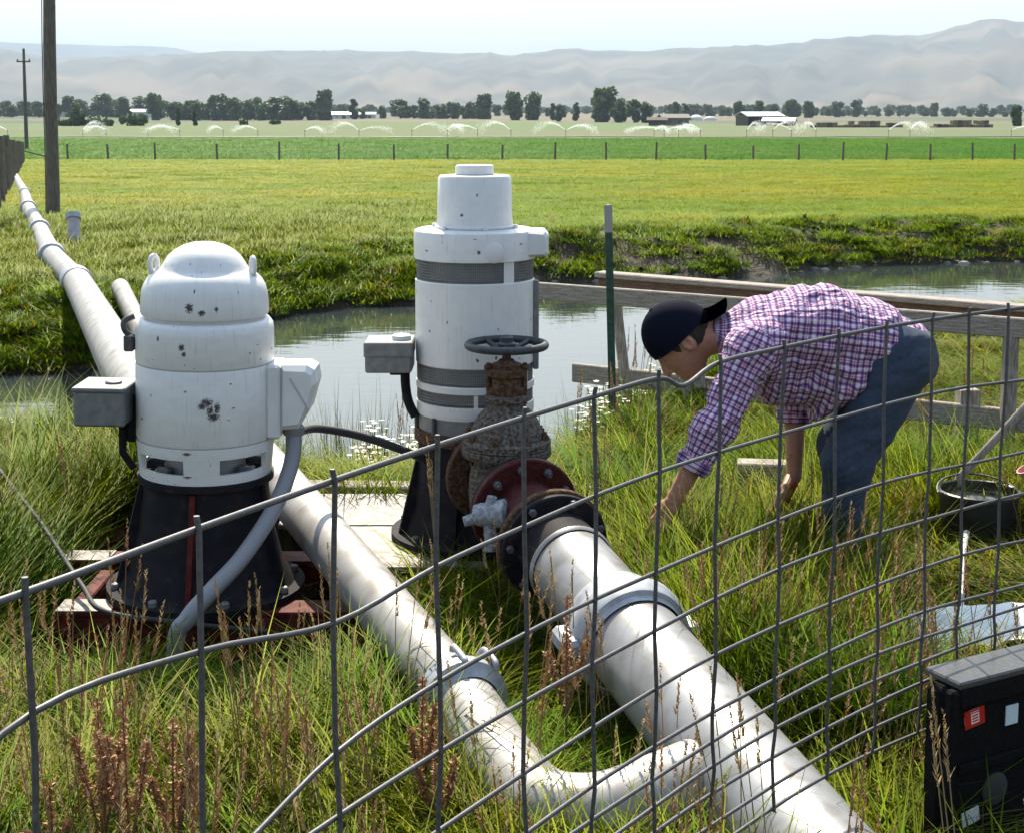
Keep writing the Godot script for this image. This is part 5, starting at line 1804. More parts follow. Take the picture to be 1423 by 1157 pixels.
	var denim := tri_map(mat(1, 1, 1, 0.9), noise_tex(0.02, [[0.0, Color(0.02, 0.032, 0.058)], [0.5, Color(0.028, 0.043, 0.076)], [1.0, Color(0.042, 0.062, 0.10)]], 512, 122), 5.0)
	part("jeans", jm.mesh(), denim, t)
	for s in [0, 1]:
		var bm := MB.new()
		var ank: Vector3 = legs[1][1] if s == 0 else legs[3][1]
		var bb := [bone(ank + Vector3(0.01, 0.02, 0), ank + Vector3(0.01, -0.05, 0), 0.05, 0.045), bone(ank + Vector3(0.02, -0.055, 0), ank + Vector3(-0.14, -0.06, 0), 0.042, 0.036)]
		sdf_mesh(func(p): return maxf(bones_sdf(p, bb, 0.03), gy - p.y + 0.002), ank - Vector3(0.24, 0.14, 0.1), ank + Vector3(0.12, 0.1, 0.1), 0.011, bm)
		for i in bm.v.size(): bm.v[i] -= base
		part("boot", bm.mesh(), mat(0.05, 0.035, 0.025, 0.7), t)
	# cap, worn backwards
	var navy := tri_map(mat(1, 1, 1, 0.85), noise_tex(0.05, [[0.0, Color(0.005, 0.006, 0.014)], [1.0, Color(0.010, 0.012, 0.026)]], 256, 123), 8.0)
	navy.metallic_specular = 0.15
	var hx := Transform3D(Basis(F, U, Vector3(0, 0, -1)), hc - base)      # local: x face, y crown, z ear
	var cm := MB.new()
	var rows := 12
	var segs := 36
	var idx := []
	for j in rows + 1:
		var th := (PI * 0.5) * j / rows
		for i in segs + 1:
			var a := TAU * i / segs
			var rx := 0.119 + 0.0015 * cos(a * 6.0)
			var rz := 0.0955 + 0.0015 * cos(a * 6.0)
			var q := Vector3(cos(a) * cos(th) * rx - 0.012, 0.010 + sin(th) * 0.134 + 0.012 * cos(a) * cos(th), sin(a) * cos(th) * rz)
			var nn := Vector3(cos(a) * cos(th) / rx, sin(th) / 0.134, sin(a) * cos(th) / rz).normalized()
			cm.vert(hx * q, hx.basis * nn, Vector2(float(i) / segs, float(j) / rows))
	for j in rows:
		for i in segs:
			var a := j * (segs + 1) + i
			cm.tri_i(a, a + segs + 1, a + segs + 2)
			cm.tri_i(a, a + segs + 2, a + 1)
	var cap := part("cap", cm.mesh(), navy, t)
	var bt := MB.new()
	bt.lathe(hx * mv(-0.012, 0.142, 0), [Vector2(0.009, 0), Vector2(0.008, 0.004), Vector2(0, 0.006)], 10)
	part("button", bt.mesh(), navy, cap)
	var br := MB.new()
	for side in 2:
		var b0 := br.v.size()
		for j in 9:
			var v := float(j) / 8
			for i in 17:
				var u := lerpf(-1.0, 1.0, float(i) / 16)
				var outx := -0.114 - v * 0.078 * sqrt(maxf(0.0, 1.0 - u * u * 0.72))
				var inx := -0.012 - 0.118 * sqrt(maxf(0.0, 1.0 - u * u * 0.65))
				var q := Vector3(lerpf(inx, outx - 0.012, v), 0.002 + 0.012 * (1.0 - u * u) * 1.2 - v * 0.040 - 0.003 * side, u * 0.083 * (1.0 - v * 0.12))
				br.vert(hx * q, hx.basis * Vector3(-0.1, 1.0 if side == 0 else -1.0, u * 0.3).normalized())
		for j in 8:
			for i in 16:
				var a := b0 + j * 17 + i
				if side == 0: br.tri_i(a, a + 18, a + 17); br.tri_i(a, a + 1, a + 18)
				else: br.tri_i(a, a + 17, a + 18); br.tri_i(a, a + 18, a + 1)
	part("brim", br.mesh(), navy, cap)
	# short dark hair below the cap
	var hm := MB.new()
	sdf_mesh(func(p):
		var q: Vector3 = to_head.call(p)
		var d := ell(q, Vector3(0.018, -0.016, 0), Vector3(0.112, 0.106, 0.0835)) + nz.get_noise_3d(p.x * 60.0, p.y * 60.0, p.z * 60.0) * 0.003
		var cut := maxf(maxf(q.y - 0.040 - q.x * 0.5, -0.075 - q.x), q.x - 0.045)
		var ear := ell(Vector3(q.x, q.y, absf(q.z)), Vector3(-0.014, -0.008, 0.085), Vector3(0.042, 0.026, 0.03))
		return maxf(maxf(d, cut), -ear), hc - Vector3(0.15, 0.15, 0.12), hc + Vector3(0.15, 0.15, 0.12), 0.006, hm)
	for i in hm.v.size(): hm.v[i] -= base
	part("hair", hm.mesh(), mat(0.025, 0.016, 0.012, 0.8), t)
	# red-handled tool in the far hand
	var tl := thing("hand_tool", "red handled hand tool held in the person's far hand", "tool", wF + Vector3(-0.055, -0.085, 0.02))
	var tm := MB.new()
	tm.tube([Vector3(0.05, 0.075, 0.015), Vector3(0.0, 0.0, 0.03), Vector3(-0.04, -0.05, 0.03)], [0.013, 0.014, 0.011], 10)
	tm.tube([Vector3(0.058, 0.06, -0.01), Vector3(0.012, -0.012, 0.012), Vector3(-0.036, -0.053, 0.028)], [0.011, 0.012, 0.010], 10)
	part("grip", tm.mesh(), mat(0.42, 0.03, 0.025, 0.45), tl)
	tm = MB.new()
	tm.tube([Vector3(-0.036, -0.05, 0.029), Vector3(-0.085, -0.10, 0.03)], [0.011, 0.006], 8)
	part("jaw", tm.mesh(), M.galv, tl)
# ------------------------------------------------------------------ small things
func build_small_things():
	# bucket
	var g := ground_y(1.69, -5.2)
	var t := thing("bucket", "black round bucket with shiny lid standing in grass behind the panel", "bucket", Vector3(1.69, g, -5.2))
	var mb := MB.new()
	mb.lathe(Transform3D(), [Vector2(0.0, 0.0), Vector2(0.115, 0.0), Vector2(0.12, 0.01), Vector2(0.139, 0.225), Vector2(0.147, 0.228), Vector2(0.147, 0.242), Vector2(0.140, 0.246), Vector2(0.134, 0.243), Vector2(0.131, 0.215)], 40)
	part("pail", mb.mesh(), mat(0.016, 0.016, 0.018, 0.45), t)
	mb = MB.new()
	mb.lathe(Transform3D(), [Vector2(0.132, 0.215), Vector2(0.0, 0.216)], 40)
	var wm := mat(0.03, 0.032, 0.034, 0.06)
	wm.metallic_specular = 0.6
	part("water_surface", mb.mesh(), wm, t)
	mb = MB.new()
	var hp := []
	for k in 13:
		var a := PI * k / 12
		hp.append(Vector3(cos(a) * 0.147, 0.232 + sin(a) * 0.035, -sin(a) * 0.14))
	mb.tube(hp, 0.004, 6)
	part("handle", mb.mesh(), M.galv, t)
	# leaning grey stick
	var st := thing("wooden_stick", "grey stick leaning up to the right behind the bucket", "stick", Vector3(1.60, ground_y(1.6, -5.36), -5.36))
	mb = MB.new()
	mb.tube([Vector3(0, 0.0, 0), Vector3(0.06, 0.26, 0.02), Vector3(0.42, 0.66, 0.0)], [0.016, 0.017, 0.015], 8)
	part("shaft", mb.mesh(), M.wood_up, st)
	# pink fitting at the right edge
	var pk := thing("pink_cup", "small pink plastic cup at the right edge above the bucket", "cup", Vector3(1.83, 0.30, -5.1))
	mb = MB.new()
	mb.lathe(Transform3D(Basis(Vector3(0, 0, 1), 0.5), Vector3.ZERO), [Vector2(0.0, -0.03), Vector2(0.02, -0.03), Vector2(0.03, 0.0), Vector2(0.036, 0.02), Vector2(0.032, 0.02), Vector2(0.026, 0.0), Vector2(0.0, -0.02)], 20)
	part("cup", mb.mesh(), mat(0.5, 0.22, 0.2, 0.5), pk)
	mb = MB.new()
	mb.tube([Vector3(0.03, -0.35, 0), Vector3(0.02, -0.01, 0)], 0.02, 8)
	part("stake", mb.mesh(), M.brownwood, pk)
	# white string from the bucket
	var s := MB.new()
	s.tube(curve([Vector3(1.60, 0.10, -5.04), Vector3(1.55, 0.08, -4.9), Vector3(1.50, 0.07, -4.75), Vector3(1.44, 0.05, -4.55), Vector3(1.40, 0.05, -4.42)], 5), [0.012, 0.011, 0.010, 0.0095, 0.009, 0.0085, 0.008, 0.008, 0.0075, 0.007, 0.007, 0.0065, 0.006, 0.006, 0.006, 0.006, 0.0055, 0.005, 0.005, 0.005, 0.005], 6)
	var so := part("cord", s.mesh(), M.offwhite, self)
	so.name = numbered("cord")
	tag(so, "pale cord trailing down from the bucket's left side", "cord")
	# weathered block behind the person's arm
	var bo := part("wooden_block", beam(Vector3(0.90, 0.09, -5.75), Vector3(1.12, 0.09, -5.72), 0.1, 0.19).mesh(), M.wood, self)
	bo.name = numbered("wooden_block")
	tag(bo, "weathered wooden block in the grass behind the person's far hand", "wood block")
	# white sheet on the ground
	var w := MB.new()
	var nx := 22
	var nyy := 10
	for side in 2:
		for j in nyy + 1:
			for i in nx + 1:
				var u := float(i) / nx
				var v := float(j) / nyy
				var x := 1.13 + 0.48 * u + 0.05 * v + 0.02 * nz.get_noise_2d(u * 3.0, v * 3.0 + 4.0)
				var z := -4.29 + 0.25 * v - 0.03 * sin(u * 3.0)
				var y := 0.075 + nz.get_noise_2d(u * 4.0, v * 4.0) * 0.02 + 0.03 * u - side * 0.004 - v * 0.03
				w.vert(Vector3(x, y, z), Vector3.UP)
		for j in nyy:
			for i in nx:
				var a := side * (nx + 1) * (nyy + 1) + j * (nx + 1) + i
				if side == 0: w.tri_i(a, a + nx + 1, a + nx + 2); w.tri_i(a, a + nx + 2, a + 1)
				else: w.tri_i(a, a + nx + 2, a + nx + 1); w.tri_i(a, a + 1, a + nx + 2)
	smooth_normals(w)
	var wo := part("plastic_sheet", w.mesh(), mat(0.66, 0.68, 0.68, 0.5), self)
	wo.name = numbered("plastic_sheet")
	tag(wo, "white sheet lying in the grass just above the black case", "sheet")
	# crumpled grey scrap
	var c := MB.new()
	sdf_mesh(func(p):
		var q: Vector3 = p - Vector3(0.875, 0.05, -3.55)
		return ell(q, Vector3.ZERO, Vector3(0.10, 0.045, 0.06)) + nz.get_noise_3d(p.x * 18.0, p.y * 18.0, p.z * 18.0) * 0.03, Vector3(0.72, -0.06, -3.68), Vector3(1.03, 0.16, -3.42), 0.009, c)
	var co := part("scrap", c.mesh(), mat(0.22, 0.23, 0.25, 0.5, 0.3), self)
	co.name = numbered("scrap")
	tag(co, "crumpled grey scrap lying in the grass right of the thick pipe", "scrap")
	build_case()

func build_case():
	# black plastic equipment case standing on edge against the panel
	var a := Vector3(0.862, -0.02, -2.76)
	var turn := 0.50
	var t := thing("equipment_case", "black plastic equipment case standing open at the lower right corner", "case", a, turn)
	var black := bump(tri_map(mat(1, 1, 1, 0.75), noise_tex(0.05, [[0.0, Color(0.006, 0.006, 0.007)], [1.0, Color(0.013, 0.013, 0.014)]], 256, 131), 5.0), bump_tex(0.2, 256, 132), 0.05)
	black.metallic_specular = 0.15
	var W := 0.52
	var H := 0.475
	var D := 0.08
	var mb := MB.new()
	mb.box(mv(W * 0.5, H * 0.5, -D * 0.5 - 0.012), Vector3(W, H, D - 0.024), 0.012)
	mb.box(mv(0.012, H * 0.5, -0.012), Vector3(0.024, H, 0.024), 0.005)
	mb.box(mv(W - 0.012, H * 0.5, -0.012), Vector3(0.024, H, 0.024), 0.005)
	mb.box(mv(W * 0.5, 0.02, -0.012), Vector3(W - 0.048, 0.04, 0.024), 0.005)
	mb.box(mv(W * 0.5, H - 0.02, -0.012), Vector3(W - 0.048, 0.04, 0.024), 0.005)
	part("shell", mb.mesh(), black, t)
	mb = MB.new()
	mb.box(mv(W * 0.5 + 0.01, H + 0.008, -D * 0.5 - 0.01), Vector3(W - 0.02, 0.016, D + 0.02), 0.006)
	part("lid_edge", mb.mesh(), tri_map(mat(1, 1, 1, 0.35), noise_tex(0.05, [[0.0, Color(0.03, 0.03, 0.032)], [1.0, Color(0.07, 0.07, 0.075)]], 256, 133), 5.0), t)
	mb = MB.new()
	mb.box(mv(0.26, 0.30, -0.019), Vector3(0.44, 0.02, 0.012), 0.005)
	mb.box(mv(0.26, 0.12, -0.019), Vector3(0.44, 0.02, 0.012), 0.005)
	part("rib", mb.mesh(), black, t)
	mb = MB.new()
	mb.lathe(Transform3D(Basis(Vector3.RIGHT, PI / 2), Vector3(0.15, 0.235, -0.03)), [Vector2(0.035, -0.01), Vector2(0.035, 0.01), Vector2(0.02, 0.015), Vector2(0.0, 0.015)], 20)
	part("dial", mb.mesh(), M.rubber, t)
	# red sticker with white print
	mb = MB.new()
	mb.box(Transform3D(Basis(Vector3(0, 0, 1), 0.12), Vector3(0.085, 0.40, -0.022)), Vector3(0.055, 0.038, 0.003), 0.0005)
	var im := Image.create(64, 44, false, Image.FORMAT_RGB8)
	im.fill(Color(0.72, 0.06, 0.08))
	im.fill_rect(Rect2i(20, 8, 26, 26), Color(0.92, 0.88, 0.88))
	for k in 3: im.fill_rect(Rect2i(23, 12 + k * 7, 20, 4), Color(0.72, 0.06, 0.08))
	im.fill_rect(Rect2i(18, 37, 30, 2), Color(0.9, 0.8, 0.8))
	var sm := mat(1, 1, 1, 0.4)
	sm.albedo_texture = ImageTexture.create_from_image(im)
	var so := part("sticker", mb.mesh(), sm, t)
	so.set_meta("label", "red sticker with white print")
	mb = MB.new()
	mb.box(Transform3D(Basis(Vector3(0, 0, 1), 0.16), Vector3(0.085, 0.19, -0.022)), Vector3(0.048, 0.032, 0.003), 0.0005)
	part("paper_label", mb.mesh(), mat(0.5, 0.54, 0.54, 0.6), t)
	mb = MB.new()
	mb.box(mv(0.19, 0.385, -0.022), Vector3(0.035, 0.042, 0.003), 0.0005)
	part("pale_label", mb.mesh(), mat(0.55, 0.66, 0.74, 0.6), t)
# ------------------------------------------------------------------ grass and weeds
func blade(mb: MB, root: Vector3, dir: float, lean: float, h: float, w: float, c0: Color, c1: Color, segs := 3, droop := 0.0):
	var d := Vector3(cos(dir), 0, sin(dir))
	var s := Vector3(-d.z, 0, d.x)
	var prev := -1
	for k in segs + 1:
		var t := float(k) / segs
		var p := root + Vector3(0, h * (t - droop * t * t * t), 0) + d * lean * h * t * t
		var ww := w * (1.0 - pow(t, 1.6)) * 0.5
		var nn := (d * 0.6 + Vector3(0, 0.5, 0) + s * 0.2).normalized()
		mb.col = c0.lerp(c1, t)
		if k == segs:
			var i := mb.vert(p, nn)
			mb.tri_i(prev, prev + 1, i)
		else:
			var i := mb.vert(p - s * ww, nn)
			mb.vert(p + s * ww, nn)
			if prev >= 0:
				mb.tri_i(prev, prev + 1, i + 1); mb.tri_i(prev, i + 1, i)
			prev = i

func tuft(sd: int, n: int, spread: float, h0: float, h1: float, w: float, lean: float, segs := 3, dead := 0.13) -> ArrayMesh:
	var r := RandomNumberGenerator.new()
	r.seed = sd
	var mb := MB.new()
	for k in n:
		var a := r.randf() * TAU
		var q := sqrt(r.randf()) * spread
		var g := r.randf_range(0.5, 1.35)
		var c0 := Color(0.88, 0.9, 0.8) * g
		var c1 := c0
		if r.randf() < dead:
			c0 = Color(1.7, 1.12, 1.6); c1 = c0      # dead straw
		blade(mb, Vector3(cos(a) * q, -0.02, sin(a) * q), r.randf() * TAU, lean * r.randf_range(0.2, 1.3), r.randf_range(h0, h1), w * r.randf_range(0.6, 1.2), c0, c1, segs, 0.25 * r.randf())
	return mb.mesh(null, true)

func scatter(called: String, label: String, mesh: Mesh, m: Material, places: Array, tints: PackedColorArray):
	if places.is_empty(): return
	var mm := MultiMesh.new()
	mm.transform_format = MultiMesh.TRANSFORM_3D
	mm.use_colors = true
	mm.mesh = mesh
	mm.instance_count = places.size()
	for i in places.size():
		mm.set_instance_transform(i, places[i])
		mm.set_instance_color(i, tints[i])
	var o := MultiMeshInstance3D.new()
	o.name = numbered(called)
	o.multimesh = mm
	o.material_override = m
	o.set_meta("kind", "stuff")
	o.set_meta("label", label)
	o.set_meta("category", "grass")
	add_child(o)

func near_line(x: float, z: float, a: Vector2, b: Vector2) -> float:
	var p := Vector2(x, z)
	var ab := b - a
	var t := clampf((p - a).dot(ab) / ab.length_squared(), 0, 1)
	return (p - a - ab * t).length()

func blocked(x: float, z: float) -> bool:
	if near_line(x, z, Vector2(0.1, -4.2), Vector2(0.85, -1.95)) < 0.10: return true
	if near_line(x, z, Vector2(-0.9, -5.2), Vector2(-0.1, -3.25)) < 0.055: return true
	if Vector2(x + 0.945, z + 4.4).length() < 0.33: return true
	if Vector2(x + 1.02, z + 5.0).length() < 0.53: return true
	if x > -1.45 and x < -0.36 and z > -4.78 and z < -3.82: return true
	if x > -0.85 and x < 0.2 and z > -5.5 and z < -4.58: return true
	if Vector2(x - 1.69, z + 5.2).length() < 0.15: return true
	if x > 0.82 and x < 1.35 and absf((z + 2.70) + (x - 0.842) * 0.83) < 0.15: return true
	if x > 1.10 and x < 1.65 and z > -4.34 and z < -3.9: return true
	return false

func place(x: float, z: float, s: float, sy: float, r: RandomNumberGenerator) -> Transform3D:
	var b := Basis(Vector3.UP, r.randf() * TAU).scaled(Vector3(s, s * sy, s))
	b = Basis(Vector3(1, 0, 0), r.randf_range(-0.15, 0.15)) * b
	return Transform3D(b, Vector3(x, ground_y(x, z), z))

func build_grass():
	var r := RandomNumberGenerator.new()
	r.seed = 9001
	var lush := Color(0.105, 0.215, 0.008)
	var yellow := Color(0.26, 0.285, 0.012)
	var straw := Color(0.24, 0.19, 0.07)
	# ---- foreground, in three makes of tuft
	var meshes := [tuft(1, 18, 0.055, 0.14, 0.36, 0.0105, 0.9, 4), tuft(2, 12, 0.05, 0.2, 0.46, 0.009, 0.6, 4), tuft(3, 24, 0.07, 0.06, 0.18, 0.0095, 1.2, 3)]
	var pl := [[], [], []]
	var ti := [PackedColorArray(), PackedColorArray(), PackedColorArray()]
	for k in 40000:
		var z := -lerpf(1.5, 9.5, pow(r.randf(), 0.8))
		var x := r.randf_range(-1.0, 1.0) * (0.42 * -z + 0.5)
		if blocked(x, z): continue
		var s := pond(x, -z)
		if s.x > -0.03: continue
		var n := nz2.get_noise_2d(x * 0.9 + 20.0, z * 0.9)
		var hgt := 0.62 + n * 0.5
		var tint := lush.lerp(yellow, clampf(0.5 + nz.get_noise_2d(x * 1.7, z * 1.7) * 1.1, 0, 1))
		var dry := 0.10
		if x > 0.45 and x < 1.2 and z > -5.4 and z < -3.3: hgt = 0.95 + n * 0.5          # tall green by the person
		if x < -1.3 and z < -4.0: hgt = 0.95 + n * 0.4; dry = 0.05                        # lush left shore
		if x > 1.05 and z > -4.7: hgt = 0.34 + n * 0.3; dry = 0.45
		elif x > 1.25 and z > -5.2: hgt = 0.45; dry = 0.4                                   # trampled, strawy
		if x > 1.5 and z < -6.2: hgt = 0.26; dry = 0.45
		if z > -3.6 and x < -0.4: dry = 0.3; hgt = 0.6 + n * 0.4
		if x > -1.5 and x < -0.25 and z > -4.3 and z < -3.7:
			if r.randf() < 0.93 - clampf((z + 3.95) * 1.5, 0.0, 0.4): continue
			hgt = 0.22
		if x > -0.05 and x < 0.4 and z > -4.6 and z < -3.0: hgt *= 0.55
		if s.x > -0.9 and s.y < 0.5: hgt *= 0.75
		if x > -2.8 and x < 0.3 and z < -7.0 and s.x < -0.8: hgt *= 0.7
		if x > -0.9 and x < 0.5 and z < -5.6: hgt *= 0.55
		hgt = maxf(hgt, 0.2)
		if r.randf() < dry: tint = tint.lerp(straw, r.randf_range(0.4, 1.0))
		tint *= r.randf_range(0.5, 1.35)
		var kind := 0 if r.randf() < 0.5 else (1 if r.randf() < 0.55 else 2)
		pl[kind].append(place(x, z, r.randf_range(0.8, 1.25), hgt, r))
		ti[kind].append(tint)
	var words := ["bright green grass tufts in the foreground", "tall slender grass in the foreground", "short matted grass in the foreground"]
	for k in 3: scatter("grass", words[k], meshes[k], M.grass, pl[k], ti[k])
	# ---- far bank and meadow
	var clump := tuft(11, 52, 0.26, 0.04, 0.14, 0.014, 1.6, 2, 0.05)
	var weed := tuft(12, 44, 0.2, 0.06, 0.2, 0.020, 1.1, 2, 0.06)
	var pf := []
	var tf := PackedColorArray()
	var pw := []
	var tw := PackedColorArray()
	for k in 130000:
		var u := r.randf()
		var d := 10.0 * pow(11.2, u)
		if d > 112.0: continue
		var x := r.randf_range(-1.0, 1.0) * (0.40 * d + 1.0)
		var s := Vector2(-9, 1)
		if d < 32.0:
			s = pond(x, d)
			if s.x > -0.05 or s.y < 0.5 and x < 1.2: continue
		var n := nz2.get_noise_2d(x * 0.22, d * 0.22)
		var big := maxf(1.0, d * 0.022)
		if s.y > 0.5 and s.x > -1.9:
			if nz2.get_noise_2d(x * 1.1 + 40.0, d * 1.1) < -0.16 and x > 0.0: continue      # bare clods
			if r.randf() < 0.15: continue
			pw.append(place(x, -d, r.randf_range(0.5, 1.0), r.randf_range(0.4, 1.0) * (0.8 if x < 0.0 else 0.75), r))
			var gc := Color(0.09, 0.19, 0.012).lerp(Color(0.23, 0.31, 0.02), r.randf())
			if r.randf() < 0.08: gc = straw
			tw.append(gc * r.randf_range(0.7, 1.2))
			continue
		var n5 := nz2.get_noise_2d(x * 0.06 + 90.0, d * 0.06)
		var tint := Color(0.185, 0.275, 0.008).lerp(Color(0.30, 0.315, 0.014), clampf(0.45 + n * 1.0 + n5 * 1.2, 0, 1))
		if r.randf() < 0.05: tint = straw
		if x < -0.6 + n * 3.0 and r.randf() < 0.32 * clampf((27.0 - d + n * 9.0) / 10.0, 0.0, 1.0):
			pw.append(place(x, -d, r.randf_range(0.5, 0.85), r.randf_range(0.6, 1.3), r))
			tw.append(Color(0.21, 0.28, 0.014).lerp(straw, r.randf() * 0.3) * r.randf_range(0.8, 1.2))
			continue
		var tall := 0.42 + 0.3 * n + (0.4 if r.randf() < 0.04 else 0.0)
		if s.y < 0.5: tall = 0.35; tint = tint.lerp(straw, 0.35)
		pf.append(place(x, -d, big * r.randf_range(0.8, 1.2), tall / sqrt(big), r))
		tf.append(tint * r.randf_range(0.8, 1.2))
	scatter("meadow_grass", "yellow green meadow grass beyond the pond", clump, M.grass, pf, tf)
	scatter("bank_weeds", "rank green weeds along the far bank", weed, M.grass, pw, tw)
	# ---- green crop
	var pc := []
	var tc := PackedColorArray()
	for k in 26000:
		var d := r.randf_range(111.0, 193.0)
		var x := r.randf_range(-0.42, 0.42) * d
		if d < 112.5 + nz.get_noise_2d(x * 0.12, 8.0) * 2.5: continue
		pc.append(place(x, -d, r.randf_range(2.4, 3.4), 0.75, r))
		tc.append(Color(0.075, 0.235, 0.010).lerp(Color(0.12, 0.25, 0.012), clampf(0.4 + nz2.get_noise_2d(x * 0.05, d * 0.1) * 1.4, 0, 1)) * r.randf_range(0.75, 1.15))
	scatter("crop", "even bright green crop behind the pasture fence", clump, M.grass, pc, tc)
	build_stalks(r)
	build_flowers(r)

func seed_head(mb: MB, p: Vector3, d: Vector3, l: float, w: float, r: RandomNumberGenerator, n: int):
	for k in n:
		var t := float(k) / n
		var a := r.randf() * TAU
		var s := Vector3(cos(a), 0.5, sin(a)).normalized()
		var c := p + d * l * t
		var ll := w * (1.1 - t * 0.7) * r.randf_range(0.6, 1.3)
		var q := s.cross(d).normalized() * 0.0032
		mb.tri(c - q, c + q, c + (s + d).normalized() * ll)

func build_stalks(r: RandomNumberGenerator):
	# thin dry stalks with seed heads: uncountable
	var mesh_r := RandomNumberGenerator.new()
	mesh_r.seed = 71
	var mb := MB.new()
	for k in 3:
		mb.col = Color(0.8, 0.8, 0.8)
		var o := Vector3(mesh_r.randf_range(-0.02, 0.02), 0, mesh_r.randf_range(-0.02, 0.02))
		var top := o + Vector3(mesh_r.randf_range(-0.08, 0.08), mesh_r.randf_range(0.42, 0.6), mesh_r.randf_range(-0.08, 0.08))
		mb.tube([o, o.lerp(top, 0.5) + Vector3(0.01, 0, 0), top], [0.0016, 0.0013, 0.001], 4, false)
		mb.col = Color(1, 1, 1)
		seed_head(mb, o.lerp(top, 0.82), (top - o).normalized(), 0.13, 0.02, mesh_r, 26)
	var stalk := mb.mesh(null, true)
	var pl := []
	var ti := PackedColorArray()
	for k in 430:
		var z := -r.randf_range(1.9, 7.4)
		var x := r.randf_range(-1.0, 1.0) * (0.36 * -z + 0.3)
		if blocked(x, z) or pond(x, -z).x > 0.1: continue
		if z < -4.2 and r.randf() < 0.5: continue
		pl.append(place(x, z, 1.0, r.randf_range(0.55, 1.05), r))
		ti.append(Color(0.26, 0.13, 0.055).lerp(Color(0.34, 0.25, 0.11), r.randf()))
	scatter("dry_stalks", "thin dry seed stalks standing through the foreground grass", stalk, M.dry, pl, ti)
	# reddish brown dock plants at the lower left, each one a plant
	var spots := [[-0.80, -2.72, 0.47, "tallest rust brown dock plant at lower left"], [-0.735, -2.66, 0.50, "rust brown dock plant right beside the tallest one at lower left"], [-0.86, -2.60, 0.36, "short rust brown dock plant at lower left corner"], [-0.66, -2.74, 0.42, "thin rust brown dock plant between the two left panel wires"], [-0.19, -3.0, 0.40, "small brown dock plant left of the pipe bend"], [-0.15, -2.86, 0.38, "brown dock plant leaning at the pipe bend's coupling"], [0.13, -3.35, 0.46, "slanting brown dock plant between the two pipes"]]
	for s in spots:
		var g := ground_y(s[0], s[1])
		var t := thing("dock_plant", s[3], "plant", Vector3(s[0], g - 0.01, s[1]), r.randf() * TAU, "brown dock plants")
		var sm := MB.new()
		var hm := MB.new()
		hm.col = Color(0.23, 0.095, 0.045)
		var h: float = s[2]
		for k in 4:
			var a := TAU * k / 4 + r.randf()
			var top := Vector3(cos(a) * 0.05 * (0.0 if k == 0 else 1.0), h * (1.0 if k == 0 else r.randf_range(0.7, 0.92)), sin(a) * 0.05 * (0.0 if k == 0 else 1.0))
			var root := Vector3(0, 0, 0) if k == 0 else Vector3(0, h * 0.35, 0)
			sm.tube([root, root.lerp(top, 0.5) + Vector3(0.004, 0, 0.004), top], [0.0035, 0.0028, 0.0015], 5)
			for q in 26:
				var u := 0.42 + 0.58 * q / 26.0
				var c := root.lerp(top, u)
				for e in 11:
					var dd := Vector3(r.randfn(), r.randfn() * 0.6 + 0.4, r.randfn()).normalized()
					hm.col = Color(0.28, 0.13, 0.06).lerp(Color(0.46, 0.28, 0.15), r.randf())
					var w := r.randf_range(0.0025, 0.005)
					var sd := dd.cross(Vector3(r.randfn(), r.randfn(), r.randfn())).normalized() * w
					var l := r.randf_range(0.006, 0.014)
					hm.quad(c + dd * 0.003 - sd * 0.4, c + dd * (l * 0.6) - sd, c + dd * l * 1.2, c + dd * (l * 0.6) + sd)
		part("stem", sm.mesh(), mat(0.16, 0.08, 0.045, 0.8), t)
		part("seed_head", hm.mesh(null, true), M.dry, t)
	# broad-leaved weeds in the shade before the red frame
	var bl := MB.new()
	var br := RandomNumberGenerator.new()
	br.seed = 313
	for k in 7:
		var a := TAU * k / 7 + br.randf() * 0.5
		blade(bl, Vector3.ZERO, a, br.randf_range(0.7, 1.3), br.randf_range(0.14, 0.26), 0.06, Color(0.95, 0.95, 0.85), Color(0.95, 0.95, 0.85), 5, 0.35)
	var bmesh := bl.mesh(null, true)
	var pb := []
	var tb := PackedColorArray()
	for k in 60:
		var x := r.randf_range(-1.0, -0.3)
		var z := r.randf_range(-4.1, -3.4)
		if blocked(x, z): continue
		pb.append(place(x, z, r.randf_range(0.6, 1.0), 1.0, r))
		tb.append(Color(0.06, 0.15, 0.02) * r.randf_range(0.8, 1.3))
	for k in 420:
		var x := r.randf_range(-1.5, 2.2)
		var z := r.randf_range(-6.2, -2.3)
		if blocked(x, z) or nz2.get_noise_2d(x * 1.3, z * 1.3) < 0.05: continue
		pb.append(place(x, z, r.randf_range(0.5, 0.9), 0.9, r))
		tb.append(Color(0.10, 0.21, 0.02) * r.randf_range(0.7, 1.2))
	for k in 200:
		var x := r.randf_range(1.0, 9.0)
		var d := pick(FAR, x) + r.randf_range(0.1, 1.6)
		pb.append(place(x, -d, r.randf_range(0.3, 0.75), 0.8, r))
		tb.append(Color(0.06, 0.13, 0.02) * r.randf_range(0.8, 1.4))
	scatter("broad_weeds", "broad leaved green weeds among the grass and on the bank", bmesh, M.grass, pb, tb)

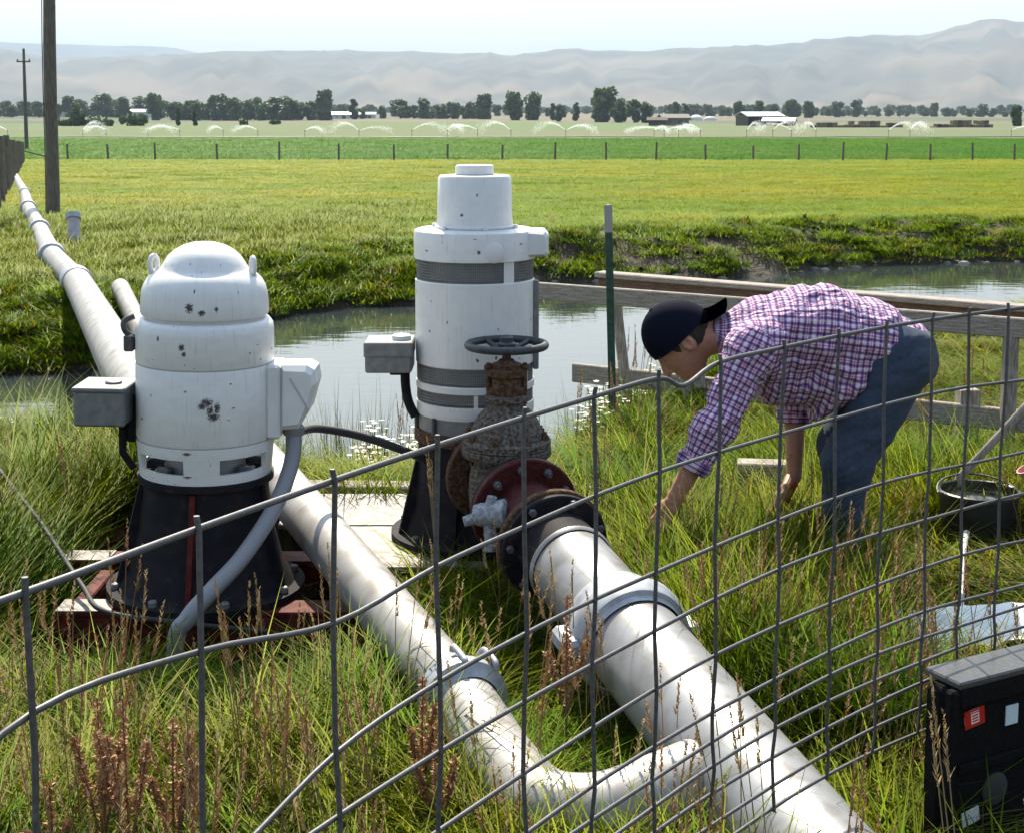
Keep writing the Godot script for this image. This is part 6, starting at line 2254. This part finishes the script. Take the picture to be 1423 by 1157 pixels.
func build_flowers(r: RandomNumberGenerator):
	# small white blossoms along the near shore
	var mb := MB.new()
	var q := RandomNumberGenerator.new()
	q.seed = 5
	for k in 14:
		var o := Vector3(q.randf_range(-0.07, 0.07), q.randf_range(0.10, 0.26), q.randf_range(-0.07, 0.07))
		mb.col = Color(0.08, 0.14, 0.03)
		mb.tube([Vector3(o.x * 0.5, 0, o.z * 0.5), o], 0.0012, 3, false)
		mb.col = Color(0.8, 0.8, 0.76)
		for e in 5:
			var a := TAU * e / 5
			var d := Vector3(cos(a), 0.25, sin(a))
			var s := Vector3(-sin(a), 0, cos(a)) * 0.005
			mb.quad(o, o + d * 0.008 - s, o + d * 0.014, o + d * 0.008 + s)
	var pl := []
	var ti := PackedColorArray()
	for k in 800:
		var x := r.randf_range(-2.9, 1.7)
		var zone := x < -1.45 or (x > -0.75 and x < -0.25) or x > 0.35
		if not zone: continue
		var d := pick(NEAR, x) - absf(r.randfn()) * 0.28 - 0.05
		if x > 0.35: d -= 0.5
		if r.randf() < 0.45: continue
		pl.append(place(x, -d, r.randf_range(0.7, 1.3), r.randf_range(0.8, 1.2), r))
		ti.append(Color(1, 1, 1))
	scatter("white_flowers", "small white flowers along the near shore of the pond", mb.mesh(null, true), M.leaf, pl, ti)
	# reeds standing at the water
	var rm := tuft(21, 7, 0.05, 0.35, 0.75, 0.006, 0.25, 4)
	pl = []
	ti = PackedColorArray()
	for k in 170:
		var x := r.randf_range(-3.0, 1.2)
		if x > -2.2 and x < -1.35: continue
		var d := pick(NEAR, x) + r.randfn() * 0.15
		pl.append(place(x, -d, 1.0, r.randf_range(0.5, 1.0), r))
		ti.append(Color(0.06, 0.11, 0.02).lerp(Color(0.2, 0.17, 0.06), r.randf() * 0.6))
	scatter("reeds", "sparse dark reeds standing at the near water's edge", rm, M.grass, pl, ti)
	# pale stones and foam at the far water line: each stone a thing would be too many to count
	var sm := MB.new()
	sm.lathe(Transform3D(Basis().scaled(Vector3(1.3, 0.6, 1.0)), Vector3.ZERO), [Vector2(0, -0.05), Vector2(0.05, -0.03), Vector2(0.06, 0.01), Vector2(0.035, 0.045), Vector2(0, 0.05)], 8)
	pl = []
	ti = PackedColorArray()
	for k in 80:
		var x := r.randf_range(-3.0, 9.0)
		var d := pick(FAR, x) + r.randf_range(-0.12, 0.25)
		var xf := place(x, -d, r.randf_range(0.25, 1.0), 1.0, r)
		xf.origin.y = maxf(xf.origin.y, WATER)
		pl.append(xf)
		var gcol := r.randf_range(0.08, 0.36)
		ti.append(Color(gcol, gcol * 0.92, gcol * 0.82))
	var stone_m := mat(1, 1, 1, 0.9)
	stone_m.vertex_color_use_as_albedo = true
	scatter("stones", "pale stones and clods along the far water line", sm.mesh(null, true), stone_m, pl, ti)
